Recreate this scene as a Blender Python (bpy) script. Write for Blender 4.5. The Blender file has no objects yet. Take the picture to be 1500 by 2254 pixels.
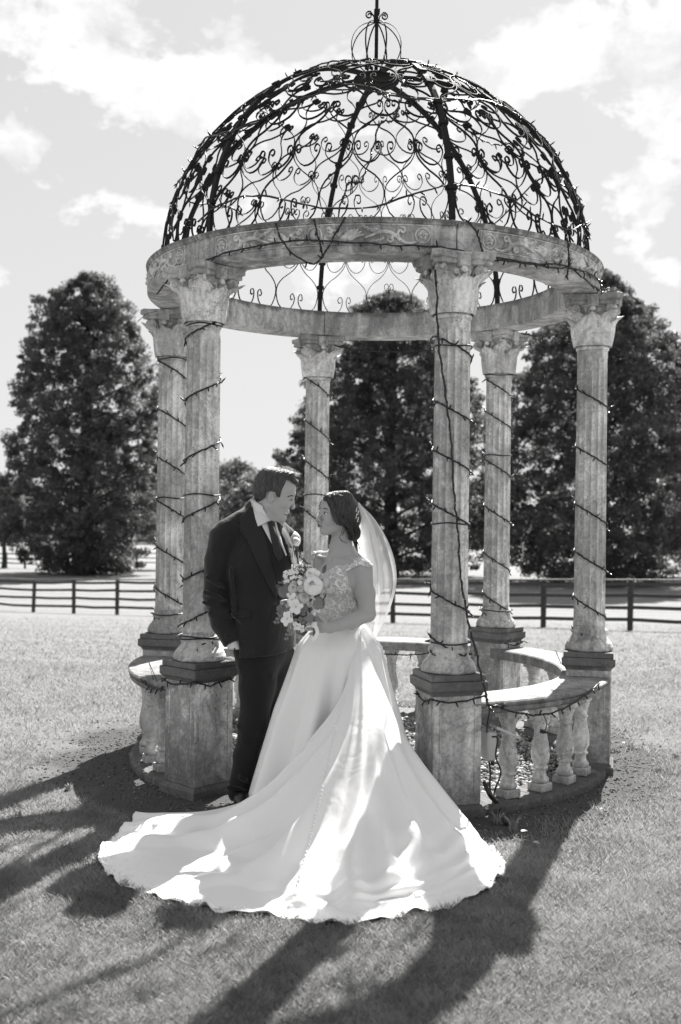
import bpy, bmesh, math, random
import numpy as np
from math import sin, cos, pi, radians, sqrt, atan2
from mathutils import Vector, Matrix
rnd = random.Random(7)
scene = bpy.context.scene
col = scene.collection
# ------------------------------------------------------------------ camera
F_PX, PITCH, ROLL, EYE = 2379.0, 0.00174, 0.0127, 1.54
cam_d = bpy.data.cameras.new('camera'); cam = bpy.data.objects.new('camera', cam_d); col.objects.link(cam)
cam_d.sensor_fit = 'HORIZONTAL'; cam_d.sensor_width = 24.0; cam_d.lens = F_PX / 1500 * 24.0
cam_d.clip_start = 0.1; cam_d.clip_end = 3000
FW = Vector((0, cos(PITCH), sin(PITCH))); UP = Vector((0, -sin(PITCH), cos(PITCH))); RT = Vector((1, 0, 0))
R2 = RT * cos(ROLL) + UP * sin(ROLL); U2 = UP * cos(ROLL) - RT * sin(ROLL)
mw = Matrix((R2, U2, -FW)).transposed().to_4x4(); mw.translation = Vector((0, 0, EYE))
cam.matrix_world = mw
cam_d.dof.use_dof = True; cam_d.dof.focus_distance = 5.75; cam_d.dof.aperture_fstop = 2.6
scene.camera = cam
scene.render.resolution_x = 681; scene.render.resolution_y = 1024

def at(px, py, Y):
    """world point on the depth plane y = Y seen at pixel px, py of the 1500 x 2254 photograph"""
    a, b = px - 750.0, 1127.0 - py
    v = FW * F_PX + R2 * a + U2 * b
    return Vector((0, 0, EYE)) + v * (Y / v.y)
def ground_at(px, py, z=0.0):
    a, b = px - 750.0, 1127.0 - py
    v = FW * F_PX + R2 * a + U2 * b
    return Vector((0, 0, EYE)) + v * ((z - EYE) / v.z)
# ------------------------------------------------------------------ light
SUN_AZ, SUN_EL = radians(20.0), radians(45)
SUN_DIR = Vector((sin(SUN_AZ) * cos(SUN_EL), cos(SUN_AZ) * cos(SUN_EL), sin(SUN_EL)))
sun_d = bpy.data.lights.new('sun', 'SUN'); sun_d.energy = 4.8; sun_d.angle = radians(0.53); sun_d.color = (1, 0.985, 0.965)
sun = bpy.data.objects.new('sun', sun_d); col.objects.link(sun)
sun.rotation_euler = (-SUN_DIR).to_track_quat('-Z', 'Y').to_euler(); sun.location = (0, 0, 30)
scene.view_settings.view_transform = 'Standard'; scene.view_settings.look = 'None'
scene.view_settings.gamma = 1; scene.view_settings.use_curve_mapping = False
scene.view_settings.exposure = EXPOSURE = 1.52

class NT:
    """small node-tree writer"""
    def __init__(s, tree): s.t = tree; s.n = tree.nodes; s.l = tree.links
    def new(s, typ, **kw):
        n = s.n.new(typ)
        for k, v in kw.items():
            if k.startswith('i_'): n.inputs[k[2:].replace('_', ' ')].default_value = v
            else: setattr(n, k, v)
        return n
    def link(s, a, b): s.l.new(a, b)
    def math(s, op, a, b=None, c=None, clamp=False):
        n = s.new('ShaderNodeMath', operation=op, use_clamp=clamp)
        for i, v in enumerate((a, b, c)):
            if v is None: continue
            if isinstance(v, (int, float)): n.inputs[i].default_value = v
            else: s.link(v, n.inputs[i])
        return n.outputs[0]
    def ramp(s, fac, stops, interp='LINEAR'):
        n = s.new('ShaderNodeValToRGB'); n.color_ramp.interpolation = interp
        e = n.color_ramp.elements
        while len(e) < len(stops): e.new(0.5)
        for i, (p, v) in enumerate(stops): e[i].position = p; e[i].color = (v, v, v, 1)
        s.link(fac, n.inputs[0]); return n.outputs[0]
    def noise(s, vec, scale, detail=4, rough=0.55, dist=0.0):
        n = s.new('ShaderNodeTexNoise'); n.inputs['Scale'].default_value = scale; n.inputs['Detail'].default_value = detail
        n.inputs['Roughness'].default_value = rough; n.inputs['Distortion'].default_value = dist
        if vec is not None: s.link(vec, n.inputs['Vector'])
        return n.outputs['Fac']
    def mapv(s, vec, scale=(1, 1, 1), loc=(0, 0, 0), rot=(0, 0, 0)):
        n = s.new('ShaderNodeMapping'); n.inputs['Scale'].default_value = scale; n.inputs['Location'].default_value = loc; n.inputs['Rotation'].default_value = rot
        s.link(vec, n.inputs['Vector']); return n.outputs[0]
    def mix(s, f, a, b):   # float mix
        n = s.new('ShaderNodeMix', data_type='FLOAT')
        for i, v in ((0, f), (2, a), (3, b)):
            if isinstance(v, (int, float)): n.inputs[i].default_value = v
            else: s.link(v, n.inputs[i])
        return n.outputs[0]

world = bpy.data.worlds.new('World'); scene.world = world; world.use_nodes = True
w = NT(world.node_tree); w.n.clear()
sky = w.new('ShaderNodeTexSky', sky_type='NISHITA', sun_disc=False, sun_elevation=SUN_EL, sun_rotation=SUN_AZ)
sky.air_density = 1.0; sky.dust_density = 0.7; sky.ozone_density = 1.0
bw = w.new('ShaderNodeRGBToBW'); w.link(sky.outputs[0], bw.inputs[0])
tc = w.new('ShaderNodeTexCoord'); sep = w.new('ShaderNodeSeparateXYZ'); w.link(tc.outputs['Generated'], sep.inputs[0])
zz = w.math('ADD', w.math('MAXIMUM', sep.outputs[2], 0.0), 0.12)
cx_, cy_ = w.math('DIVIDE', sep.outputs[0], zz), w.math('DIVIDE', sep.outputs[1], zz)
cmb = w.new('ShaderNodeCombineXYZ'); w.link(cx_, cmb.inputs[0]); w.link(cy_, cmb.inputs[1]); cmb.inputs[2].default_value = 3.1
n1 = w.noise(w.mapv(tc.outputs['Generated'], (1.0, 1.0, 1.5), (0.3, 0.1, 0.2)), 11.0, 10, 0.60, 0.15)
def blob(ax, az, rx, rz, amp):
    """a bank of cloud round the direction azimuth ax, elevation az (degrees)"""
    d = Vector((sin(radians(ax)) * cos(radians(az)), cos(radians(ax)) * cos(radians(az)), sin(radians(az))))
    e = Vector((cos(radians(ax)), -sin(radians(ax)), 0)); f = e.cross(d) * -1
    out = []
    for a, r in ((e, rx), (f, rz)):
        n = w.new('ShaderNodeVectorMath', operation='DOT_PRODUCT'); w.link(tc.outputs['Generated'], n.inputs[0]); n.inputs[1].default_value = a / radians(r)
        out.append(w.math('POWER', w.math('ABSOLUTE', w.math('SUBTRACT', n.outputs['Value'], a.dot(d) / radians(r))), 2.0))
    n = w.new('ShaderNodeVectorMath', operation='DOT_PRODUCT'); w.link(tc.outputs['Generated'], n.inputs[0]); n.inputs[1].default_value = d
    g = w.math('EXPONENT', w.math('MULTIPLY', w.math('ADD', out[0], out[1]), -1.0))
    g = w.math('MULTIPLY', g, w.math('GREATER_THAN', n.outputs['Value'], 0.0))
    return w.math('MULTIPLY', g, amp)
dens = w.math('ADD', n1, -0.055)
for b in CLOUDS if 'CLOUDS' in globals() else ((-8.5, 21.6, 5.5, 2.2, 0.17), (-13.5, 23.6, 3.5, 1.8, 0.14), (-10.5, 19.4, 2.6, 1.6, 0.13), (-2.5, 21.4, 3, 1.4, 0.09), (9.0, 21.6, 4.5, 2.4, 0.17), (13.5, 23.4, 4.5, 2.6, 0.16), (13.5, 17.0, 2.4, 0.9, 0.12), (-17, 18.2, 1.6, 0.7, 0.10), (0, 14, 9, 2.2, 0.07), (-12, 27.5, 6, 1.8, -0.12), (3.5, 26.8, 4, 2.2, -0.10)):
    dens = w.math('ADD', dens, blob(*b))
dens = w.math('SUBTRACT', dens, w.math('MULTIPLY', w.math('SUBTRACT', 0.22, sep.outputs[2], clamp=True), 0.6))
cov = w.ramp(dens, ((0.505, 0.0), (0.545, 0.45), (0.60, 0.80), (0.70, 1.0)))
shade = w.ramp(w.noise(w.mapv(tc.outputs['Generated'], (1.0, 1.0, 1.6), (3, 1, 0)), 16, 6, 0.6, 0.3), ((0.36, 0.74), (0.58, 1.0)))
SKY_K, CLOUD_L = 3.65, 4.7
skyv = w.math('MULTIPLY', w.math('DIVIDE', bw.outputs[0], w.math('ADD', bw.outputs[0], 1.2)), SKY_K)
cl = w.math('MULTIPLY', shade, CLOUD_L)
mixv = w.mix(w.math('MULTIPLY', cov, 0.92), skyv, cl)
bg = w.new('ShaderNodeBackground'); w.link(mixv, bg.inputs[0]); bg.inputs[1].default_value = 0.092
wo = w.new('ShaderNodeOutputWorld'); w.link(bg.outputs[0], wo.inputs[0])

# ------------------------------------------------------------------ helpers
def tag(o, label=None, cat=None, group=None, kind=None):
    if label: o['label'] = label
    if cat: o['category'] = cat
    if group: o['group'] = group
    if kind: o['kind'] = kind
    return o
def empty(name, loc, label=None, cat=None, group=None, rz=0.0):
    o = bpy.data.objects.new(name, None); o.empty_display_size = 0.1; col.objects.link(o)
    o.location = loc; o.rotation_euler = (0, 0, rz)
    return tag(o, label, cat, group)
def inst(name, me, parent=None, loc=(0, 0, 0), rot=(0, 0, 0), scale=None):
    o = bpy.data.objects.new(name, me); col.objects.link(o); o.location = loc; o.rotation_euler = rot
    if scale: o.scale = scale
    if parent is not None: o.parent = parent
    return o
def mesh_np(name, V, Fq, mat, smooth=True):
    """mesh from numpy arrays, all faces with the same corner count"""
    V = np.asarray(V, dtype=np.float32); Fq = np.asarray(Fq, dtype=np.int32)
    me = bpy.data.meshes.new(name); nf, k = Fq.shape
    me.vertices.add(len(V)); me.vertices.foreach_set('co', V.ravel())
    me.loops.add(nf * k); me.loops.foreach_set('vertex_index', Fq.ravel())
    me.polygons.add(nf); me.polygons.foreach_set('loop_start', np.arange(0, nf * k, k, dtype=np.int32))
    me.polygons.foreach_set('loop_total', np.full(nf, k, dtype=np.int32))
    if smooth: me.polygons.foreach_set('use_smooth', np.ones(nf, dtype=bool))
    me.update(calc_edges=True); me.validate()
    if mat: me.materials.append(mat)
    return me
class MB:
    def __init__(s): s.v = []; s.f = []; s.sm = []
    def add(s, vs, fs, smooth=False, M=None):
        b = len(s.v)
        for v in vs:
            v = Vector(v)
            if M is not None: v = M @ v
            s.v.append(tuple(v))
        for f in fs: s.f.append(tuple(i + b for i in f)); s.sm.append(smooth)
        return s
    def box(s, c, d, M=None, bev=0.0):
        x, y, z = (k / 2 for k in d); cx, cy, cz = c
        if bev <= 0:
            vs = [(cx + a * x, cy + b * y, cz + e * z) for a in (-1, 1) for b in (-1, 1) for e in (-1, 1)]
            fs = [(0, 1, 3, 2), (4, 6, 7, 5), (0, 4, 5, 1), (2, 3, 7, 6), (0, 2, 6, 4), (1, 5, 7, 3)]
            return s.add(vs, fs, False, M)
        pts = []
        for zz_, o in ((-z, bev), (-z + bev, 0), (z - bev, 0), (z, bev)):
            pts.append([(cx + a, cy + b, cz + zz_) for a, b in ((-x + o, -y + bev), (-x + max(o, bev), -y + o), (x - max(o, bev), -y + o), (x - o, -y + bev), (x - o, y - bev), (x - max(o, bev), y - o), (-x + max(o, bev), y - o), (-x + o, y - bev))])
        return s.loft(pts, M=M)
    def loft(s, rings, closed=True, caps=True, smooth=False, M=None):
        n = len(rings[0]); vs = [p for r in rings for p in r]; fs = []
        m = n if closed else n - 1
        for i in range(len(rings) - 1):
            for j in range(m):
                a, b = i * n + j, i * n + (j + 1) % n
                fs.append((a, b, b + n, a + n))
        s.add(vs, fs, smooth, M)
        if caps and closed:
            base = len(s.v) - len(vs)
            s.f.append(tuple(base + j for j in reversed(range(n)))); s.sm.append(False)
            s.f.append(tuple(base + (len(rings) - 1) * n + j for j in range(n))); s.sm.append(False)
        return s
    def lathe(s, prof, n=32, M=None, smooth=True, caps=True, mod=None):
        rings = []
        for r, z in prof:
            rings.append([((r * (mod(2 * pi * j / n, z) if mod else 1)) * cos(2 * pi * j / n), (r * (mod(2 * pi * j / n, z) if mod else 1)) * sin(2 * pi * j / n), z) for j in range(n)])
        return s.loft(rings, smooth=smooth, caps=caps, M=M)
    def sweep(s, path, sec, upv=None, closed=False, caps=True, smooth=False, scale=None, M=None):
        """sweep a 2D section (list of (a,b)) along path; a goes sideways, b along upv(i)"""
        P = [Vector(p) for p in path]; n = len(P); rings = []
        prev = None
        for i in range(n):
            t = (P[(i + 1) % n] - P[i - 1]) if closed else (P[min(i + 1, n - 1)] - P[max(i - 1, 0)])
            if t.length < 1e-9: t = Vector((0, 0, 1))
            t.normalize()
            if upv is not None:
                u = Vector(upv(i) if callable(upv) else upv)
            else:
                u = prev if prev is not None else (Vector((0, 0, 1)) if abs(t.z) < 0.9 else Vector((1, 0, 0)))
            u = u - t * u.dot(t)
            if u.length < 1e-6: u = Vector((1, 0, 0)) - t * t.x
            u.normalize(); prev = u; sd = t.cross(u); k = scale[i] if scale else 1.0
            rings.append([P[i] + sd * (a * k) + u * (b * k) for a, b in sec])
        if closed: rings.append(rings[0]); caps = False
        return s.loft(rings, caps=caps, smooth=smooth, M=M)
    def tube(s, path, r, n=6, closed=False, scale=None, M=None, caps=True):
        return s.sweep(path, [(r * cos(2 * pi * j / n), r * sin(2 * pi * j / n)) for j in range(n)], None, closed, caps, True, scale, M)
    def mesh(s, name, mat):
        me = bpy.data.meshes.new(name); me.from_pydata(s.v, [], s.f); me.polygons.foreach_set('use_smooth', s.sm)
        if mat: me.materials.append(mat)
        me.update(); return me
    def build(s, name, mat, parent=None, loc=(0, 0, 0), rot=(0, 0, 0)):
        return inst(name, s.mesh(name, mat), parent, loc, rot)
def ellipsoid(mb, c, r, nu=12, nv=8, M=None):
    vs = [(c[0], c[1], c[2] + r[2])]; fs = []
    for i in range(1, nv):
        t = pi * i / nv
        for j in range(nu): vs.append((c[0] + r[0] * sin(t) * cos(2 * pi * j / nu), c[1] + r[1] * sin(t) * sin(2 * pi * j / nu), c[2] + r[2] * cos(t)))
    vs.append((c[0], c[1], c[2] - r[2])); L = len(vs) - 1
    for j in range(nu): fs.append((0, 1 + j, 1 + (j + 1) % nu)); fs.append((L, L - nu + (j + 1) % nu, L - nu + j))
    for i in range(nv - 2):
        for j in range(nu):
            a = 1 + i * nu + j; b = 1 + i * nu + (j + 1) % nu
            fs.append((a, a + nu, b + nu, b))
    return mb.add(vs, fs, True, M)
def catmull(pts, n=8, closed=False):
    P = [Vector(p) for p in pts]; out = []; m = len(P)
    rng = range(m) if closed else range(m - 1)
    for i in rng:
        p0 = P[(i - 1) % m] if closed or i > 0 else P[0] * 2 - P[1]
        p1, p2 = P[i], P[(i + 1) % m]
        p3 = P[(i + 2) % m] if closed or i + 2 < m else P[-1] * 2 - P[-2]
        for k in range(n):
            t = k / n
            out.append(0.5 * ((2 * p1) + (p2 - p0) * t + (2 * p0 - 5 * p1 + 4 * p2 - p3) * t * t + (3 * p1 - p0 - 3 * p2 + p3) * t ** 3))
    if not closed: out.append(P[-1])
    return out
# ------------------------------------------------------------------ materials
def material(name, rough=0.6, spec=0.5):
    m = bpy.data.materials.new(name); m.use_nodes = True; t = NT(m.node_tree)
    b = t.n['Principled BSDF']; b.inputs['Roughness'].default_value = rough
    b.inputs['Specular IOR Level'].default_value = spec
    return m, t, b
def set_val(t, b, v):
    if isinstance(v, (int, float)): b.inputs['Base Color'].default_value = (v, v, v, 1)
    else: t.link(v, b.inputs['Base Color'])
def bump(t, b, h, strength=0.4, dist=0.01):
    n = t.new('ShaderNodeBump'); n.inputs['Strength'].default_value = strength; n.inputs['Distance'].default_value = dist
    t.link(h, n.inputs['Height']); t.link(n.outputs[0], b.inputs['Normal'])
def pos(t): return t.new('ShaderNodeNewGeometry').outputs['Position']
def objc(t): return t.new('ShaderNodeTexCoord').outputs['Object']
def stone(name, base=0.5, dirt=0.5, moss=0.0, side=0.0, spk=1.0, drip=None, splash=0.0):
    m, t, b = material(name, 0.75, 0.3)
    p = pos(t)
    big = t.noise(p, 2.3, 5, 0.6, 0.4)
    streak = t.noise(t.mapv(p, (7, 7, 1.3)), 1.6, 5, 0.65, 0.6)
    vein = t.math('ABSOLUTE', t.math('SUBTRACT', t.noise(t.mapv(p, (1, 1, 0.7), (2, 5, 1), (0.3, 0.5, 0)), 3.2, 6, 0.55, 1.4), 0.5))
    veinf = t.ramp(vein, ((0.0, 1.0), (0.03, 0.25), (0.08, 0.0)))
    fine = t.noise(p, 55, 5, 0.65)
    speck = t.ramp(t.noise(p, 85, 3, 0.6), ((0.60, 0.0), (0.66, 1.0)))
    spm = t.ramp(t.noise(p, 5.5, 4, 0.6, 0.5), ((0.44, 0.0), (0.60, 1.0)))
    d = t.ramp(t.math('ADD', t.math('MULTIPLY', big, 0.55), t.math('MULTIPLY', streak, 0.5)), ((0.44, 0.0), (0.60, 1.0)))
    v = t.math('MULTIPLY', t.mix(d, base * 1.2, base * (1 - 0.55 * dirt)), t.mix(t.ramp(fine, ((0.3, 0.0), (0.7, 1.0))), 0.76, 1.24))
    v = t.math('MULTIPLY', v, t.mix(veinf, 1.0, 0.66))
    v = t.math('MULTIPLY', v, t.mix(t.math('MULTIPLY', t.math('MULTIPLY', speck, spm), spk, clamp=True), 1.0, 0.38))
    if moss > 0:
        mo = t.ramp(t.math('ADD', t.noise(p, 9, 6, 0.7, 0.3), moss - 0.5), ((0.42, 0.0), (0.58, 1.0)))
        v = t.mix(mo, v, t.mix(fine, 0.045, 0.15))
    if side > 0:   # lichen mottling plus shade painted into the left and camera-facing sides
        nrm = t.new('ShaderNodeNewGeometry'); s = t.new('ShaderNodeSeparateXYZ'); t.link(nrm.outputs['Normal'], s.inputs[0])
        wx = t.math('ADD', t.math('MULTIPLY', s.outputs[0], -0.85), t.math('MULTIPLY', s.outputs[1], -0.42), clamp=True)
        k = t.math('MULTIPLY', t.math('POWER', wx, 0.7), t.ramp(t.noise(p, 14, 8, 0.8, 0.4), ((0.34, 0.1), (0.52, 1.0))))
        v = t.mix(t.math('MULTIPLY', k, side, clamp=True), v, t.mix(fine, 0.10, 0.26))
    if drip or splash:
        sz = t.new('ShaderNodeSeparateXYZ'); t.link(p, sz.inputs[0])
        run = t.noise(t.mapv(p, (16, 16, 2.2)), 1.0, 5, 0.7, 0.3)
        if drip:     # algae that runs down from the top edge after rain
            k = t.ramp(t.math('ADD', t.math('DIVIDE', t.math('SUBTRACT', sz.outputs[2], drip[0]), drip[1]), t.math('MULTIPLY', t.math('SUBTRACT', run, 0.5), 2.2)), ((0.35, 0.0), (0.75, 1.0)))
            v = t.mix(t.math('MULTIPLY', k, 0.85), v, t.mix(fine, 0.06, 0.16))
        if splash:   # mud and moss splashed up from the ground
            kk = t.math('SUBTRACT', 1.0, t.math('ADD', t.math('DIVIDE', sz.outputs[2], splash), t.math('MULTIPLY', t.math('SUBTRACT', 0.5, t.noise(p, 12, 7, 0.75)), 2.0)), clamp=True)
            v = t.mix(t.math('MULTIPLY', kk, 0.85, clamp=True), v, t.mix(fine, 0.05, 0.17))
    set_val(t, b, v)
    bump(t, b, t.math('ADD', fine, t.math('MULTIPLY', speck, -0.3)), 0.6, 0.005)
    return m
def plain(name, v, rough=0.5, nscale=0, nv=0.2, spec=0.5, bmp=0.0, metal=0.0):
    m, t, b = material(name, rough, spec); b.inputs['Metallic'].default_value = metal
    if nscale:
        f = t.noise(objc(t), nscale, 4, 0.6)
        set_val(t, b, t.mix(f, v * (1 - nv), v * (1 + nv)))
        if bmp: bump(t, b, f, bmp, 0.003)
    else: set_val(t, b, v)
    return m
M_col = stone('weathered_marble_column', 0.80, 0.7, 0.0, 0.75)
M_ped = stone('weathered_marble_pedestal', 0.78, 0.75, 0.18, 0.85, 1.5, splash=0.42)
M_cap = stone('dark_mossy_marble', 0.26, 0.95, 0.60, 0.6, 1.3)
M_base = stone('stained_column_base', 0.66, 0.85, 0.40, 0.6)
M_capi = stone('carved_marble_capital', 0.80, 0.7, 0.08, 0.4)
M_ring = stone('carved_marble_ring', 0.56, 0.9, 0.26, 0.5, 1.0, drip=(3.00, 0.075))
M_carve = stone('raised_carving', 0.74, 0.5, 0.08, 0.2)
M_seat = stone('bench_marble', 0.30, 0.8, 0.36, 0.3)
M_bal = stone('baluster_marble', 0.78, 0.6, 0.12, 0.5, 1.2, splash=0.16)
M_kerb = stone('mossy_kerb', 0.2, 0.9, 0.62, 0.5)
M_iron = plain('black_wrought_iron', 0.016, 0.72, 60, 0.5, 0.2, 0.4)
M_cable = plain('black_rubber_cable', 0.012, 0.45)
M_bulb, _t, _b = material('clear_bulb', 0.08, 0.6); set_val(_t, _b, 0.45); _b.inputs['Roughness'].default_value = 0.25; _b.inputs['Transmission Weight'].default_value = 0.5
M_wood = plain('dark_weathered_timber', 0.05, 0.8, 9, 0.5, 0.3, 0.4)
M_woodtop = plain('weathered_rail_timber', 0.085, 0.6, 9, 0.4, 0.4, 0.4)
# ================================================================== the gazebo
GX, GY, RC = 0.193, 6.955, 1.381
TH0 = radians(15.97)
ANG = {k: TH0 + radians(60) * i for i, k in enumerate(['B', 'C', 'D', 'E', 'F', 'A'])}   # measured from the camera side, clockwise to the right
Z_CAP, Z_SB, Z_ST, Z_RB, Z_RT = 0.727, 0.877, 2.567, 2.885, 3.062
def polar(a, r, z=0.0): return Vector((r * sin(a), -r * cos(a), z))
gazebo = empty('stone_gazebo', (GX, GY, 0), 'round six-column marble gazebo with openwork iron dome behind the couple', 'gazebo')
# ---- shared meshes (local frame: -y is outward)
def panel_frame(mb, w_, h_, z0, off, side):
    """raised fillet with rounded corners round a pedestal panel"""
    r = 0.03; x0, x1, za, zb = -w_ / 2, w_ / 2, z0, z0 + h_; pts = []
    for cx, cz, a0 in ((x1 - r, zb - r, 0), (x0 + r, zb - r, 90), (x0 + r, za + r, 180), (x1 - r, za + r, 270)):
        for k in range(5):
            a = radians(a0 + 22.5 * k); pts.append((cx + r * cos(a), 0, cz + r * sin(a)))
    M = Matrix.Rotation(side, 4, 'Z') @ Matrix.Translation((0, -off, 0))
    mb.sweep(pts, [(-0.004, -0.002), (0.004, -0.002), (0.002, 0.003), (-0.002, 0.003)], upv=(0, -1, 0), closed=True, M=M)
def chamfer_square(h, c): return [(-h + c, -h), (h - c, -h), (h, -h + c), (h, h - c), (h - c, h), (-h + c, h), (-h, h - c), (-h, -h + c)]
def prism_prof(prof, c=0.004):
    mb = MB(); mb.loft([[(x, y, z) for x, y in chamfer_square(h, c)] for h, z in prof]); return mb
ped_body = prism_prof([(0.128, 0.060), (0.1325, 0.065), (0.1325, 0.615), (0.128, 0.62)]).mesh('pedestal', M_ped)
ped_panel = MB()
for q in range(4): panel_frame(ped_panel, 0.19, 0.49, 0.095, 0.1325, q * pi / 2)
ped_panel = ped_panel.mesh('panel_moulding', M_ped)
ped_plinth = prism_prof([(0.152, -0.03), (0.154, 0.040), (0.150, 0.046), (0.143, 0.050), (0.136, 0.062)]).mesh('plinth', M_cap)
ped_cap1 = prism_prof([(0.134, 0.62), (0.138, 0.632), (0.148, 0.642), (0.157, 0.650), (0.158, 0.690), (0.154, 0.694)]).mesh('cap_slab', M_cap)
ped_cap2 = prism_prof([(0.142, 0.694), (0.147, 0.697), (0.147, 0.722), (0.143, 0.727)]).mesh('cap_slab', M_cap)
base_me = MB().lathe([(0.128, 0), (0.142, 0.004), (0.145, 0.016), (0.143, 0.030), (0.137, 0.036), (0.137, 0.043), (0.131, 0.052), (0.118, 0.067), (0.106, 0.084), (0.1015, 0.098), (0.1015, 0.103), (0.108, 0.106), (0.110, 0.117), (0.108, 0.128), (0.102, 0.132), (0.0975, 0.140), (0.096, 0.150)], 40).mesh('column_base', M_base)
def flute(a, z):
    L = Z_ST - Z_SB
    e = min(1, max(0, (z - 0.02) / 0.03)) * min(1, max(0, (L - 0.055 - z) / 0.03))
    k = abs(sin(a * 7.0)) ** 0.5
    return 1 - 0.12 * k * e
def r_shaft(z):
    t = z / (Z_ST - Z_SB); return 0.0965 - 0.0045 * t ** 1.3
zs = [0, 0.02, 0.03, 0.04, 0.05] + [0.05 + (Z_ST - Z_SB - 0.14) * k / 14 for k in range(1, 15)] + [Z_ST - Z_SB - x for x in (0.085, 0.075, 0.065, 0.055, 0.03, 0.012)]
shaft_me = MB().lathe([(r_shaft(z), z) for z in zs], 140, mod=flute, smooth=True).mesh('column_shaft', M_col)
# capital (local z from 0 = astragal to 0.318 = under the ring)
cap = MB().lathe([(0.094, -0.012), (0.104, -0.010), (0.107, 0.0), (0.104, 0.010), (0.097, 0.014), (0.100, 0.03), (0.105, 0.07), (0.102, 0.12), (0.098, 0.17), (0.104, 0.21), (0.122, 0.25), (0.128, 0.262)], 40)
capital_me = cap.mesh('capital', M_capi)
def leaf_mesh(wd, ht, curl, lobes=5):
    ns, nt = 18, 16; vs = []; fs = []
    for j in range(nt + 1):
        t = j / nt
        for i in range(ns + 1):
            s = -1 + 2 * i / ns
            wdt = wd * (0.85 + 0.3 * sin(pi * min(1, t * 1.05) ** 0.8)) * (1 - max(0, (t - 0.45) / 0.56) ** 2.4) ** 0.6
            wdt *= 1 + 0.12 * abs(sin(t * lobes * pi)) - 0.06
            x = s * wdt
            rb = 0.103 + 0.016 * sin(pi * t * 0.8) + curl * max(0, t - 0.62) ** 1.6 * 4.2 * (1 - 0.25 * s * s)
            v = 0.006 + 0.017 * (abs(sin(s * 8.0 * (0.55 + 0.6 * t) + 0.9 * t)) ** 0.8) + 0.006 * (1 - min(1, abs(s) * 6))
            r = rb + v - 0.006 * s * s * (1 if t < 0.7 else 0.4)
            z = ht * (t - 0.5 * max(0, t - 0.82) ** 1.2) + 0.016 * (1 - s * s) * t
            a = x / 0.108
            vs.append((r * sin(a), -r * cos(a), z + 0.012))
    for j in range(nt):
        for i in range(ns):
            a = j * (ns + 1) + i; fs.append((a, a + 1, a + ns + 2, a + ns + 1))
    return MB().add(vs, fs, True).mesh('acanthus_leaf', M_capi)
leafA = leaf_mesh(0.082, 0.185, 0.07); leafB = leaf_mesh(0.066, 0.215, 0.12, 6)
vol = MB(); pts = []
for k in range(30):                                   # the stem and the spiral of a volute, in the x = 0 plane, outward = -y
    t = k / 29; a = -radians(60) + t * radians(560); r = 0.036 * (1 - 0.86 * t)
    pts.append((0, -(0.150 + r * cos(a - radians(30))), 0.222 + r * sin(a + radians(60) - radians(90)) ))
stem = [(0, -0.100, 0.11), (0, -0.108, 0.165), (0, -0.125, 0.215), (0, -0.146, 0.250)]
vol.sweep([Vector(p) for p in catmull(stem, 5)], [(-0.017, -0.006), (0.017, -0.006), (0.017, 0.006), (-0.017, 0.006)], upv=(0, -1, 0.3), scale=[0.6 + 0.03 * i for i in range(16)])
for sx in (-1, 1):                                    # cheeks of the scroll: two spiral ropes on a drum
    sp = []
    for k in range(34):
        t = k / 33; a = radians(110) - t * radians(760); r = 0.033 * (1 - 0.9 * t)
        sp.append((sx * (0.019 + 0.006 * t), -(0.168 - r * cos(a)), 0.222 + r * sin(a)))
    vol.tube(sp, 0.0062, 5, scale=[1 - 0.4 * k / 33 for k in range(34)])
Mv = Matrix.Translation((0, -0.168, 0.222)) @ Matrix.Rotation(pi / 2, 4, 'Y')
vol.lathe([(0.026, -0.022), (0.033, -0.018), (0.0345, -0.012), (0.031, 0), (0.0345, 0.012), (0.033, 0.018), (0.026, 0.022)], 20, M=Mv)
volute_me = vol.mesh('volute', M_capi)
def abacus_pts(h, conc, cut, n=7):
    out = []
    for q in range(4):
        M = Matrix.Rotation(q * pi / 2, 2)
        for k in range(n + 1):
            s = -1 + 2 * k / n
            p = M @ Vector((s * (h - cut), -h + conc * (1 - s * s)))
            out.append((p.x, p.y))
    return out
ab = MB(); ab.loft([[(x, y, z) for x, y in abacus_pts(h, 0.035, 0.035)] for h, z in ((0.160, 0.254), (0.172, 0.258), (0.174, 0.272), (0.168, 0.275), (0.168, 0.279), (0.182, 0.284), (0.186, 0.290), (0.186, 0.314), (0.182, 0.318))])
for q in range(4):
    M = Matrix.Rotation(q * pi / 2, 4, 'Z')
    ab.box((0, -0.150, 0.276), (0.075, 0.034, 0.074), M, 0.006)
    ab.box((0, -0.154, 0.306), (0.082, 0.038, 0.010), M, 0.003)
abacus_me = ab.mesh('abacus', M_ring)
ros = MB(); ellipsoid(ros, (0, -0.16, 0.225), (0.022, 0.014, 0.016), 10, 6); ros_me = ros.mesh('rosette', M_capi)
stem_mb = MB()
for sx in (-1, 1):                                    # small helices under the centre block
    sp = [(sx * (0.012 + 0.022 * (1 - 0.0 * k)) + sx * 0.016 * (1 - k / 20 * 0.85) * cos(radians(200 - 34 * k)), -(0.128 + 0.012 * k / 20), 0.218 + 0.016 * (1 - k / 20 * 0.85) * sin(radians(200 - 34 * k))) for k in range(21)]
    stem_mb.tube(sp, 0.0048, 5); stem_mb.tube([(0, -0.112, 0.12), (sx * 0.006, -0.115, 0.17), sp[0]], 0.006, 5)
helix_me = stem_mb.mesh('helix', M_capi)
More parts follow.
